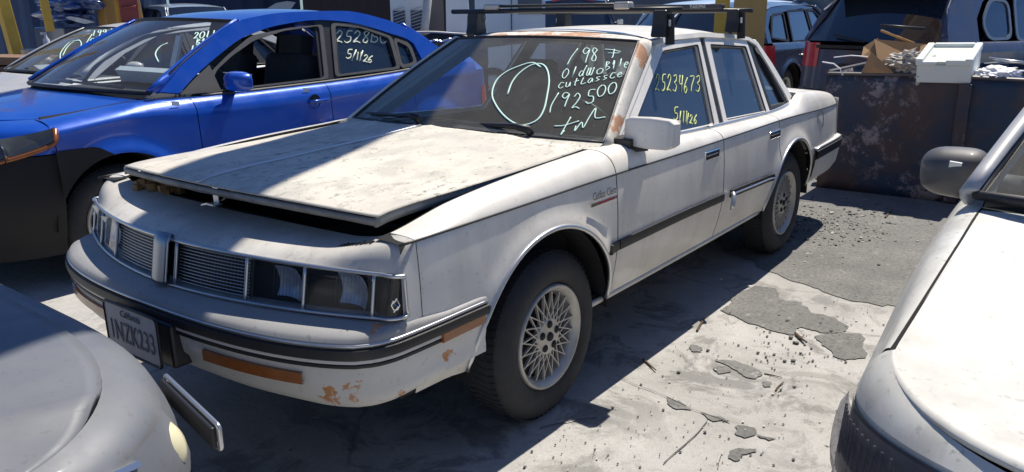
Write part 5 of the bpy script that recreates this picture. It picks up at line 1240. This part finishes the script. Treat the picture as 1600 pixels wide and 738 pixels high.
def wallfn(y, z): return tuple(dl((DX + .05*(1 - z/.95)*0 + .018*math.sin(y*5)*math.sin(z*3), y, z)))
grid('front_wall', frange(y0, y1, 40), frange(.0, .955, 12), wallfn, M['dump'], rd, thick=.012, flip=True)
grid('end_wall', frange(DX, DX + 1.6, 10), frange(.0, .955, 6), lambda x, z: tuple(dl((x, y0 + .012*math.sin(x*7), z))), M['dump'], rd, thick=.012)
grid('end_wall', frange(DX, DX + 1.6, 4), frange(.0, .955, 3), lambda x, z: tuple(dl((x, y1, z))), M['dump'], rd, thick=.012)
grid('back_wall', frange(y0, y1, 8), frange(.0, .97, 3), lambda y, z: tuple(dl((DX + 1.6, y, z))), M['dump'], rd, thick=.012)
mb = MB(); mb.tube([dl((DX - .004, y, .955 + .006*math.sin(y*4))) for y in frange(y0, y1, 30)], .014, 6); mb.build('top_rim', M['dumpedge'], rd)
mb = MB(); mb.tube([dl((x, y0, .958)) for x in frange(DX, DX + 1.6, 6)], .02, 6); mb.build('end_rim', M['dumpedge'], rd)
mb = MB(); mb.box(dl((DX + .8, -2.5, .55)), (1.5, 4.0, .03)); mb.build('inner_floor', M['dark'], rd)
for yy in (-1.45, -2.6, -3.7):
    mb = MB(); mb.box(dl((DX - .03, yy, .46)), (.05, .09, .90)); mb.build('wall_rib', M['dump'], rd, bevel=.01)
# peeled plastic edge hanging on the left corner
mb = MB(); mb.tube([at(1285, 97, 0, DX), at(1303, 100, 0, DX - .02), at(1313, 108, 0, DX - .03), at(1317, 118, 0, DX - .03)], .006, 5); mb.tube([at(1303, 90, 0, DX + .1), at(1330, 87, 0, DX + .1), at(1356, 89, 0, DX + .1)], .005, 5)
tag(mb.build('torn_plastic_strip', M['bag']), 'torn white plastic strip on the left corner of the dumpster', 'plastic strip')
def sheet(name, px, X, label, cat, mat, thick=.008, bend=0):
    pts = [at(a, b, 0, X + d) for a, b, d in px]; 
    cen = sum(pts, Vector())/len(pts); n = len(pts); m = [(pts[i] + pts[(i+1) % n])/2 for i in range(n)]
    v = pts + m + [cen + Vector((bend, 0, 0))]; f = []
    for i in range(n): f.append((i, n+i, 2*n, n + (i-1) % n))
    return tag(mk(name, v, f, mat, thick=thick, smooth=False), label, cat)
sheet('cardboard_sheet', [(1366, 62, .45), (1448, 70, .45), (1449, 100, .30), (1372, 100, .30)], DX, 'tall brown cardboard flap standing behind the rags in the dumpster', 'cardboard', M['card'], bend=.03)
sheet('cardboard_sheet', [(1362, 81, .02), (1402, 119, .0), (1344, 118, .0)], DX, 'triangular folded cardboard piece leaning at the dumpster front edge', 'cardboard', M['card'], bend=-.02)
sheet('cardboard_sheet', [(1350, 74, .50), (1372, 60, .50), (1370, 96, .40), (1346, 90, .40)], DX, 'small tan cardboard scrap left of the tall flap', 'cardboard', M['card'])
def crumple(name, c, sz, seed, mat, label, cat, sub=4, amp=.35, fr=3.2):
    bm = bmesh.new(); bmesh.ops.create_icosphere(bm, subdivisions=sub, radius=1)
    for v in bm.verts:
        d = v.co.normalized(); q = abs(noise.noise(d*fr + Vector((seed,)*3)))*1.6 + .5*abs(noise.noise(d*fr*2.7 + Vector((seed,)*3)))
        v.co = d*(1 - amp + amp*q*1.6); v.co = Vector((v.co.x*sz[0], v.co.y*sz[1], v.co.z*sz[2]))
    me = bpy.data.meshes.new(name); bm.to_mesh(me); bm.free(); me.materials.append(mat)
    for p in me.polygons: p.use_smooth = False
    o = bpy.data.objects.new(name, me); COL.objects.link(o); o.location = c; return tag(o, label, cat)
crumple('rag_bundle', at(1420, 98, 0, DX + .12), (.14, .17, .085), 1.3, M['rag'], 'pale crumpled rags heaped beside the white foam box', 'rags')
crumple('rag_bundle', at(1404, 108, 0, DX + .16), (.12, .11, .07), 4.3, M['rag'], 'darker crumpled rags in front of the cardboard flap', 'rags')
crumple('rag_bundle', at(1440, 110, 0, DX + .06), (.09, .07, .09), 7.3, M['rag'], 'small brown rag wad touching the left side of the foam box', 'rags')
crumple('plastic_bag', at(1558, 116, 0, DX + .15), (.16, .16, .055), 2.2, M['bag'], 'white plastic bag right of the foam box in the dumpster', 'plastic bag', amp=.2)
# foam box with broken lid lip
p0, p1, p2, p3 = at(1450, 66, 0, DX + .30), at(1537, 64, 0, DX + .30), at(1538, 118, 0, DX + .0), at(1448, 120, 0, DX + .0)
cx_ = Vector((DX + .17, (p0.y + p1.y)/2, .955)); wy = abs(p1.y - p0.y)
fb = thing('foam_box', 'white foam cooler box with chipped lid on the dumpster edge', 'foam box', cx_, rot=(R_(-1), R_(-14), 0))
mb = MB(); mb.box((0, 0, .07), (.40, wy*.97, .14)); mb.build('box_body', M['foam'], fb, bevel=.012)
mb = MB(); hw = wy/2
mb.box((0, -hw + .025, .165), (.44, .05, .055)); mb.build('lid_side', M['foam'], fb, bevel=.01)
mb = MB(); mb.box((0, hw - .025, .165), (.44, .05, .055)); mb.build('lid_side', M['foam'], fb, bevel=.01)
mb = MB(); mb.box((.20, 0, .165), (.04, wy - .1, .055)); mb.build('lid_back', M['foam'], fb, bevel=.01)
mb = MB(); mb.box((-.205, -hw*.45, .160), (.03, hw*.75, .045)); mb.box((-.205, hw*.52, .155), (.028, hw*.55, .03)); mb.build('lid_front_lip', M['foam'], fb, bevel=.008)
mb = MB(); mb.box((0, 0, .155), (.40, wy - .08, .02)); mb.build('lid_panel', plain('aged_foam_panel', (.68, .72, .62), .8, vary=.06), fb)
def stick(name, a, b, X0, X1, r, mat, label, cat):
    mb = MB(); mb.tube([at(*a, 0, X0), at(*b, 0, X1)], r, 8); return tag(mb.build(name, mat, smooth=True), label, cat)
stick('wiper_blade', (1376, 40), (1444, 45), DX + .35, DX + .5, .012, M['black'], 'old black wiper blade sticking up above the cardboard', 'wiper')
stick('wood_stick', (1377, 48), (1428, 68), DX + .30, DX + .5, .010, plain('orange_stick', (.50, .28, .10), .7), 'thin orange wooden stick under the wiper blade', 'stick')
stick('metal_rod', (1545, 92), (1612, 100), DX + .4, DX + .35, .014, M['alu'], 'bright metal rod lying across the dumpster scrap', 'rod')
for i, (a, b, l) in enumerate([((1540, 99), (1560, 97), 'short bright scrap strip nearest the foam box'), ((1552, 106), (1575, 108), 'flat purple-grey scrap strip beyond the plastic bag'), ((1565, 112), (1590, 110), 'pale scrap strip right of the plastic bag'), ((1575, 118), (1600, 117), 'reddish scrap strip at the right frame edge')]):
    mb = MB(); mb.beam(at(*a, 0, DX + .3), at(*b, 0, DX + .25), .03, .008); tag(mb.build('scrap_strip', (M['alu'], M['greymet'], M['bag'], M['crumb'])[i]), l, 'scrap')
mb = MB()
for i in range(60):
    px = rr.uniform(1300, 1640); mb.box(at(px, 122, 0, DX + rr.uniform(.2, 1.2)) + Vector((0, 0, rr.uniform(-.12, -.03))), (rr.uniform(.05, .25), rr.uniform(.05, .3), rr.uniform(.01, .06)), Matrix.Rotation(rr.random()*3, 3, (rr.random(), rr.random(), 1)))
o = mb.build('scrap_pile', M['dumpedge']); o['kind'] = 'stuff'

# ------------------------------------------------------------------ steel gantry; its unseen long beam is added to shade the white car
def gline(x): return .12 + .36*(x - 2.99)
gx = 8.3
gt = thing('steel_gantry', 'ochre painted steel gantry posts rising behind the white sedan roof', 'gantry', (gx, gline(gx), 0))
def gl_(p): return Vector(p) - Vector((gx, gline(gx), 0))
mb = MB(); mb.box(gl_((7.451, .96, 2.9)), (.28, .34, 5.8), Matrix.Rotation(.35, 3, 'Z')); mb.build('post', M['ochre'], gt, bevel=.01)
mb = MB(); mb.box(gl_((7.36, 1.24, 2.9)), (.16, .15, 5.8), Matrix.Rotation(.35, 3, 'Z')); mb.build('post', M['yellow'], gt, bevel=.01)
mb = MB(); mb.beam(gl_((7.45, .7, 5.72)), gl_((7.2, 2.3, 5.72)), .16); mb.build('added_cross_arm', M['yellow'], gt)  # added out of view to link the posts to the shade beam
mb = MB(); mb.box(gl_((-3.6, gline(-3.6), 3.0)), (.25, .25, 6.0)); mb.build('post', M['ochre'], gt, bevel=.01)  # added post behind the camera, carries the shade beam
mb = MB(); a, b = gl_((-3.8, gline(-3.8), 6.1)), gl_((8.6, gline(8.6), 6.1)); mb.beam(a, b, .455, .06); mb.beam(a - Vector((0, 0, .25)), b - Vector((0, 0, .25)), .06, .44); mb.beam(a - Vector((0, 0, .5)), b - Vector((0, 0, .5)), .455, .06); mb.build('added_shade_beam', M['yellow'], gt)  # unseen beam, added to cast the shade strip over roof and hood

# ------------------------------------------------------------------ far vehicles
def suv_spec(L, w, H, belt, f, r, wr=.36, cowl=1.15, wst=1.95, **k):
    S = sedan_spec(L, w, H, belt, f, r, wr=wr, cowl=cowl, wsb=cowl + .06, wst=wst, hz0=belt - .18, cz=belt + .01, D=.4, DR=.28, bl0=(L - .12, belt + .02), bl1=(L - .48, H - .10), bbow=.06, hasdeck=False)
    S['top'] = [(.4, belt - .16), (.8, belt - .10), (cowl, belt + .01), (2, belt), (L - .28, belt + .03)]
    S['crease'] = [(.4, belt - .26), (cowl, belt - .12), (L - .28, belt - .07)]
    S['yin'] = [(.4, w*.74), (cowl, w - .16), (cowl + .5, w - .10), (L - .28, w - .12)]
    S['deck'] = (L - .4, L - .28); S['noseprof'] = [(.2, .05), (.4, .0), (.6, 0), (belt - .2, .06), (belt, .10)]
    S['panels'] = [('front_fender', .4, 1.35), ('front_door', 1.35, 2.35), ('rear_door', 2.35, 3.25), ('quarter_panel', 3.25, L - .28)]
    S['win'] = [('front_door_glass', [(1.58, belt + .03), (2.0, H - .15), (2.28, H - .13), (2.30, belt + .03)], .04), ('rear_door_glass', [(2.42, belt + .03), (2.40, H - .13), (3.10, H - .14), (3.22, belt + .03)], .04), ('quarter_glass', [(3.42, belt + .05), (3.32, H - .17), (3.72, H - .20), (3.95, belt + .10)], .04)]
    S['rail'] = [(cowl + .09, belt + .0), ((cowl + wst)/2 + .08, (belt + H)/2), (wst + .10, H - .085), (wst + .6, H - .055), (L - 1.1, H - .065), (L - .55, H - .095), (L - .30, (belt + H)/2 + .05), (L - .16, belt + .03)]
    S['raillow'] = [(cowl + .14, belt - .02), ((cowl + wst)/2 + .13, (belt + H)/2 - .05), (wst + .13, H - .125), (wst + .6, H - .10), (L - 1.1, H - .14), (3.80, H - .19), (3.98, (belt + H)/2 - .05), (4.02 - .0, belt + .02)]
    S['cpil'] = [(L - .17, belt + .02), (L - .30, (belt + H)/2 + .04), (L - .50, H - .10)]
    S['roofz'] = [(0, H - .068), (.2, H - .045), (.6, H - .045), (.9, H - .07), (1, H - .10)]
    S['headz'] = belt + .26; S['tl0'] = 34; S['tl1'] = 88; S['tlz'] = (belt - .27, belt + .0); S.update(k); return S
def place(px, d, yaw_off, L, end='rear'):
    """root loc and rz so that the car's rear (or nose) centre stands at that bearing; yaw_off turns the heading clockwise from straight away"""
    p = at_dist(px, d); az = math.atan2(p.y - CAM.y, p.x - CAM.x) - R_(yaw_off); h = Vector((math.cos(az), math.sin(az), 0))
    nose = p + h*L if end == 'rear' else p
    return nose, az + math.pi
def far_suv(name, label, cat, px, d, yo, paint, S, glass=None, end='rear', group=None, sides=(-1, 1), extras=None):
    loc_, rz = place(px, d, yo, S['L'], end); r = thing(name, label, cat, loc_, rz, group)
    S['blmat'] = M['far']; c = Car(r, S, paint); c.panels(); c.front(); c.hood(.04); c.cowl(); c.green(M['far'], interior=False, wsmat=M['far']); c.rear()
    for s in sides: c.mirror(s, S['cowl'] + .45, S['top'][2][1] + .08, paint, wd=.17)
    mb = MB(); mb.box((S['L']/2 + .4, 0, .75), (2.6, S['w']*1.6, .3)); mb.build('cabin_floor', M['dark'], r)
    return c
M['silverb'] = plain('satin_window_trim', (.25, .28, .32), .4, .5)
S = suv_spec(4.78, .965, 1.70, 1.08, .95, 3.80, wr=.38); S['win'][2] = ('quarter_glass', [(3.38, 1.14), (3.30, 1.50), (3.62, 1.52), (3.86, 1.30), (3.80, 1.14)], .035); S['wrnd'] = .10; S['trimmat'] = M['silverb']
M['suvpaint'] = carpaint('dusty_slate_suv_paint', (.075, .10, .17), .32, .7, metal=.5, dirt=.75, dirtcol=(.15, .115, .10))
c = far_suv('dark_suv', 'dark slate sport utility vehicle with red tail lamp, parked behind the dumpster', 'suv', 1352, 9.6, 34, M['suvpaint'], S, glass=M['side'])
# roof spoiler, tail-glass frame and lamp details
mb = MB(); mb.prism([(4.22, 1.60), (4.58, 1.555), (4.58, 1.60), (4.22, 1.655)], -.62, .62, lambda a, b, d: (a, d, b)); mb.build('roof_spoiler', M['navy'], c.r, bevel=.01)
mb = MB(); mb.box((4.80, 0, 1.045), (.03, 1.1, .035)); mb.build('tailgate_trim', M['trim'], c.r)
mb = MB(); mb.box((4.775, .0, .80), (.02, .52, .13)); mb.build('plate_recess', M['trim'], c.r)
mb = MB(); mb.beam((4.76, .02, 1.10), (4.70, -.42, 1.17), .016); mb.build('rear_wiper', M['black'], c.r)
S = suv_spec(4.35, .90, 1.56, 1.0, .9, 3.5, wr=.34)
c = far_suv('blue_suv', 'dark blue five-door wagon seen between the gantry post and the dark SUV', 'wagon', 1105, 11.2, 25, M['steelblue'], S, glass=M['side'])
c.handles([(3.05, .84)], M['alu'], s=1)
mb = MB()
S = suv_spec(4.5, .92, 1.74, 1.12, .9, 3.6)
c = far_suv('black_suv', 'black hatchback SUV seen from behind over the white sedan roof rack', 'suv', 893, 15.5, 3, M['navy'], S)
mb = MB(); mb.box((4.05, 0, 1.655), (.04, .8, .04)); mb.build('high_brake_lamp', M['red'], c.r)
M['paleblue'] = carpaint('pale_blue_paint', (.55, .68, .84), .3, .8, dirt=.1)
S = suv_spec(4.6, .92, 1.62, 1.05, .9, 3.6)
c = far_suv('pale_suv', 'pale blue wagon with white marker scribble behind the roof rack', 'suv', 1010, 14.0, 62, M['paleblue'], S)
S = suv_spec(4.6, .93, 1.72, 1.05, .9, 3.6)
M['silverblue'] = carpaint('silver_blue_paint', (.30, .36, .42), .3, .8, dirt=.1)
c = far_suv('silver_wagon', 'small silver wagon far behind, left of the blue sedan roof', 'wagon', 318, 19.5, -18, M['silverblue'], S)
S = sedan_spec(4.55, .86, 1.40, .94, .95, 3.60)
S['panels'] = [('front_fender', .42, 1.40), ('front_door', 1.40, 2.42), ('rear_door', 2.42, 3.22), ('quarter_panel', 3.22, 4.2)]
S['win'] = [('front_door_glass', [(1.66, .98), (2.10, 1.28), (2.36, 1.31), (2.38, .98)], .04), ('rear_door_glass', [(2.48, .98), (2.46, 1.31), (2.9, 1.29), (3.10, .98)], .04)]
lp_, rz = place(1585, 10.8, 20, 4.55); r = thing('wrecked_sedan', 'silver blue wrecked car with bare front at the right frame edge', 'car', lp_, rz); c = Car(r, S, M['silverblue']); c.panels(); c.front(); c.cowl(); c.green(M['side'], interior=False); c.rear()
mb = MB()
for k in range(26): mb.box((.5 + rr.random()*.7, rr.uniform(-.6, .6), .72 + rr.random()*.2), (rr.uniform(.06, .3), rr.uniform(.06, .2), rr.uniform(.03, .12)), Matrix.Rotation(rr.random()*3, 3, (rr.random(), 1, rr.random())))
mb.build('engine_parts', M['dumpedge'], r)
# raised grey hood of a parked coupe
p = at_dist(1296, 14.5)
r = thing('raised_hood_car', 'grey car with its hood standing open behind the blue wagon', 'car', p, R_(12))
mb = MB(); mb.box((1.6, 0, .60), (3.6, 1.7, .56)); mb.box((2.2, 0, 1.05), (1.7, 1.45, .40)); mb.build('body', M['silver'], r, bevel=.12)
grid('open_hood', frange(0, 1, 8), frange(-1, 1, 10), lambda u, v: (.9 - .55*u + .10*math.sin(math.pi*u), v*lerp(.72, .60, u), lerp(.95, 1.85, u) + .04*(1 - v*v)), M['silverblue'], r, thick=.02)
for s in (-1, 1): make_wheel(r, (.7, s*.84, .31), lace=False, side=s); make_wheel(r, (3.0, s*.84, .31), lace=False, side=s)

# van, door skins, truck bed behind the blue car
def panel_thing(name, label, cat, px0, px1, d, z0, z1, mat, thick=.06, tilt=0, rnd=.05, bow=.04, group=None):
    a, b = at_dist(px0, d), at_dist(px1, d); m = (a + b)/2; x = (b - a); W = x.length; x.normalize(); n = Vector((x.y, -x.x, 0))
    root_ = thing(name, label, cat, m, math.atan2(x.y, x.x), group)
    pl = roundpoly([(-W/2, z0), (W/2, z0), (W/2 - tilt, z1), (-W/2 + tilt*.3, z1)], rnd)
    mb = MB(); mb.prism(pl, 0, thick, lambda a_, b_, d_: (a_, d_, b_)); mb.build('panel', mat, root_, bevel=.015)
    return root_, W
M['whitevan'] = carpaint('white_van_paint', (.80, .85, .90), .35, .6, dirt=.12)
r, W = panel_thing('van_door', 'pale van door skin standing left of the roof rack, tiny bright dents', 'van door', 694, 742, 11.0, .1, 1.95, M['whitevan'], tilt=.1)
mb = MB(); mb.tube([(-W/2 + .06, -.012, 1.2), (W/2 - .06, -.012, 1.18)], .006, 5); mb.build('crease_line', M['silverblue'], r)
r, W = panel_thing('cargo_van', 'large pale blue cargo van side behind the left roof rack foot', 'van', 742, 852, 12.5, .35, 2.2, M['paleblue'], thick=1.9, rnd=.12)
mb = MB(); mb.box((.02, -.012, 1.3), (.012, .02, 1.5)); mb.build('door_seam', M['trim'], r); mb = MB(); mb.box((W*.28, -.012, 1.62), (.36, .02, .4)); mb.build('side_window', M['navy'], r)
for xx in (-W/2 + .25, W/2 - .25): make_wheel(r, (xx, -.02, .33), side=-1, lace=False)
r, W = panel_thing('louvred_locker', 'pale metal locker with two slatted dark panels behind the blue sedan', 'locker', 610, 664, 12.0, .0, 2.0, M['whitevan'], thick=.5, rnd=.02)
for s in (-1, 1):
    mb = MB(); mb.box((s*.125, -.006, 1.24), (.17, .012, .50)); q = mb.build('dark_panel', M['navy'], r)
    mb = MB()
    for k in range(12): mb.beam((s*.125 - .08, -.016, 1.0 + k*.045), (s*.125 + .08, -.016, 1.05 + k*.045), .010)
    mb.build('slats', M['silver'], q)
mb = MB(); a = at_dist(662, 11.6); mb.tube([(a.x, a.y, 0), (a.x, a.y, 1.2), (a.x + .06, a.y - .10, 2.0)], .06, 10); tag(mb.build('curved_pipe', M['silver'], smooth=True), 'upright grey pipe right of the louvred locker', 'pipe')
r, W = panel_thing('grey_door', 'dull grey brown door skin between the pipe and the van door', 'car door', 669, 693, 11.8, 0, 1.9, plain('dull_grey_brown_panel', (.12, .11, .12), .6), rnd=.04)
# black truck bumper shell
a, b = at_dist(636, 8.2), at_dist(760, 8.2); x = (b - a).normalized(); W = (b - a).length
r = thing('bumper_shell', 'black plastic bumper shell with torn shiny edge beyond the blue sedan trunk', 'bumper', (a + b)/2, math.atan2(x.y, x.x))
mb = MB(); mb.box((0, .15, .55), (W, .5, 1.1)); q = mb.build('support_crate', M['dark'], r)
grid('shell', frange(-W/2, W/2, 24), frange(0, 1, 6), lambda u, t: (u, -.14 + .12*t*t + .05*(2*u/W)**2, lerp(.95, 1.262 - .015*math.sin(u*7), t)), M['black'], r, thick=.02)
mb = MB(); mb.tube([(u, -.17 - .02*math.sin(u*9), 1.13 + .07*math.cos(u*5.2) + .012*math.sin(31*u)) for u in frange(-W/2 + .1, W/2 - .1, 30)], [.006 + .010*abs(math.sin(k*1.3)) for k in range(31)], 6); mb.build('torn_edge', M['alu'], r)
mb = MB(); mb.tube([(u, -.05, 1.262 - .012*math.sin(u*7)) for u in frange(-W/2, W/2, 20)], .010, 6); mb.build('top_edge', M['silver'], r)
# engine scrap on a stack
p = at_dist(560, 11.0); r = thing('engine_scrap', 'tangled heap of engine parts and pipes above the blue sedan roof', 'engine parts', p, .3)
mb = MB(); mb.box((0, 0, .62), (1.1, .8, 1.24)); mb.build('stand', M['dark'], r)
for k in range(3):
    mb = MB()
    for j in range(9):
        q0 = Vector((rr.uniform(-.5, .45), rr.uniform(-.2, .2), 1.24)); pts = [q0 + Vector((rr.uniform(-.05, .12)*i, rr.uniform(-.05, .05), rr.uniform(.0, .07)*(1 if i < 3 else .4)*i*max(.2, 1 - (q0.x + .5)))) for i in range(4)]; mb.tube(pts, rr.uniform(.012, .035), 6)
    for j in range(5): mb.lathe([(0, .0), (0, .05), (.05, .06), (.05, .0)], 12, axis='x', c=(rr.uniform(-.45, .45), rr.uniform(-.2, .2), 1.24 + rr.uniform(0, .10)))
    mb.build(('pipes', 'castings', 'brackets')[k], (M['alu'], M['black'], M['silver'])[k], r, smooth=True, autos=50)
tag(mk('hood_fragment', *(lambda V: (V, [tuple(range(len(V)))]))([tuple(at_dist(x_, 13.0, 1.46 - (y_ - 19)/95.)) for x_, y_ in ((402, 18), (412, 14), (432, 4), (450, 1), (463, 3), (458, 9), (448, 18))]), M['silverblue'], thick=.03), 'small grey painted hood fragment above the blue sedan roof', 'hood panel')
# left background: leaning posts, red seat, planks, crushed blue panels
def post(px, pxt, d, wdt, mat, label, z1=3.2, py1=0):
    a = at_dist(px, d); b = at_dist(pxt, d); t = a + (b - a)*(z1/1.5); mb = MB(); mb.beam(a, (t.x, t.y, z1), wdt, wdt); return tag(mb.build('steel_post', mat, bevel=.01), label, 'post')
post(28, 8, 11.5, .13, M['yellow'], 'leaning yellow post at the far left edge')
post(173, 170, 12.5, .22, M['ochre'], 'thick ochre post left of the red seat')
post(186, 184, 12.3, .05, M['yellow'], 'thin bright yellow bar against the thick ochre post', 3.0)
post(226, 214, 12.6, .10, M['ochre'], 'slanted grey ochre post right of the red seat')
a = at_dist(74, 12.0); mb = MB(); mb.beam((a.x, a.y, 1.28), (a.x - .05, a.y + .05, 2.6), .10, .03); mb.beam((a.x - .05, a.y + .05, 2.6), (a.x - 1.6, a.y + 1.4, 2.62), .1); mb.beam((a.x - 1.6, a.y + 1.4, 0), (a.x - 1.6, a.y + 1.4, 2.62), .1); tag(mb.build('hanging_strap', M['yellow']), 'yellow strap hanging from a bracket before the navy container', 'strap')
M['redvinyl'] = plain('faded_red_vinyl', (.26, .055, .05), .55, vary=.3, scale=6)
r, W = panel_thing('red_seat_back', 'faded red ribbed seat back leaning between ochre posts', 'seat', 187, 217, 12.0, 0.4, 1.95, M['redvinyl'], thick=.12, rnd=.06)
for k in range(6):
    mb = MB(); mb.tube([(-W/2 + .03, -.012, .8 + k*.19), (W/2 - .03, -.012, .82 + k*.19)], .014, 6); mb.build('cushion_rib', M['redvinyl'], r, smooth=True)
M['plank'] = plain('weathered_plank', (.22, .13, .085), .8, vary=.4, scale=5)
a, b = at_dist(-30, 10.5), at_dist(62, 10.2); rp = thing('plank_stack', 'brown timber planks stacked at the far left', 'planks', (a + b)/2)
for k in range(2):
    mb = MB(); mb.beam(a - (a + b)/2 + Vector((0, 0, 1.02 - .10*k)), b - (a + b)/2 + Vector((0, 0, 1.0 - .10*k)), .5, .085); mb.build('plank', M['plank'], rp, bevel=.01)
mb = MB(); mb.box((0, 0, .44), (.7, .7, .88)); mb.build('trestle', M['dark'], rp)
M['bluedeep'] = carpaint('dark_blue_wreck_paint', (.02, .07, .25), .25, .9, metal=.3, dirt=.2)
for i, (px, py, sx, sz, l) in enumerate([(112, 10, .62, .16, 'lower crushed blue car panel beyond the silver sedan roof'), (128, -4, .55, .14, 'upper crushed blue car panel beyond the silver sedan roof'), (98, 26, .5, .10, 'dark blue folded panel under the crushed blue panels')]):
    p = at_dist(px, 12.8, 1.46 - (py - 26)/96.); o = crumple('crushed_panel', p, (sx*.6, sx, sz), 3.1 + i*2, M['bluedeep'], l, 'car panel', sub=4, amp=.3, fr=1.6)
    for q in o.data.polygons: q.use_smooth = True
p = at_dist(112, 12.8); mb = MB(); mb.box((p.x + .1, p.y + .1, .66), (.8, .9, 1.32)); tag(mb.build('scrap_rack', M['navy'], bevel=.02), 'navy steel rack holding the crushed blue panels', 'rack')
V = [at_dist(x_, 11.5, 1.46 - (y_ - 26)/108.) for x_, y_ in ((101, 27), (108, 26), (122, 28), (136, 31), (146, 34), (130, 36), (116, 33), (104, 29))]
tag(mk('fender_strip', V, [tuple(range(8))], M['whitecar'], thick=.05), 'white curved fender strip above the silver sedan roof', 'fender')
p = at_dist(65, 11.0, 1.10); mb = MB(); mb.lathe([(0, 0), (0, .035), (.10, .035), (.13, .014), (.16, .014), (.16, 0)], 14, axis='z', c=p); mb.box(p + Vector((-.02, 0, .17)), (.06, .025, .025)); tag(mb.build('spray_bottle', M['plate'], smooth=True, autos=40), 'small white spray bottle on the ledge at far left', 'bottle')
mb = MB(); mb.box((p.x, p.y, .55), (.4, .5, 1.098)); tag(mb.build('storage_ledge', M['navy'], bevel=.01), 'navy metal cabinet under the white spray bottle', 'cabinet')
# containers as the yard's far walls
def container(name, px0, d0, px1, d1, mat, label, H=2.6):
    a, b = at_dist(px0, d0), at_dist(px1, d1); x = b - a; W = x.length; x.normalize(); n = Vector((-x.y, x.x, 0)); 
    if n.dot(a - CAM) < 0: n = -n
    v = []; k = int(W/.14); m = (a + b)/2
    for i in range(k + 1):
        q = a + x*(W*i/k) - m + n*(.035 if (i // 2) % 2 else 0); v += [q, q + Vector((0, 0, H))]
    f = [(2*i, 2*i+2, 2*i+3, 2*i+1) for i in range(k)]
    r = thing(name, label, 'container', m); mk('corrugated_wall', v, f, mat, r)
    mb = MB(); mb.prism([(0, 0), (W, 0), (W, 2.4), (0, 2.4)], .02, H - .02, lambda u, w_, z: tuple(a - m + x*u + n*(w_ + .06) + Vector((0, 0, z)))); mb.build('shell', mat, r)
    mb = MB(); mb.beam(a - m + Vector((0, 0, H)), b - m + Vector((0, 0, H)), .12); mb.build('top_rail', mat, r)
M['cont_navy'] = plain('navy_container_steel', (.012, .030, .085), .6, vary=.3, scale=2); M['cont_brown'] = plain('dark_brown_container_steel', (.035, .022, .026), .7, vary=.3, scale=2)
M['cont_red'] = plain('rust_red_container_steel', (.17, .06, .045), .7, vary=.3, scale=2); M['cont_grey'] = plain('grey_container_steel', (.10, .13, .17), .6, vary=.2, scale=2)
container('shipping_container', -420, 17, 262, 22, M['cont_navy'], 'navy corrugated container behind the leaning yellow post')
container('shipping_container', 266, 24, 470, 24, M['cont_navy'], 'dark navy container behind the silver wagon')
container('shipping_container', 474, 22, 700, 22, M['cont_brown'], 'dark brown container behind the engine scrap heap')
container('shipping_container', 704, 24, 1120, 26, M['cont_grey'], 'grey blue container behind the cargo van and black SUV')
container('shipping_container', 1125, 26, 1490, 26, M['cont_grey'], 'grey blue container behind the gantry and dark SUV')
container('shipping_container', 1494, 21, 2100, 21, M['cont_red'], 'rust red container at the far right')
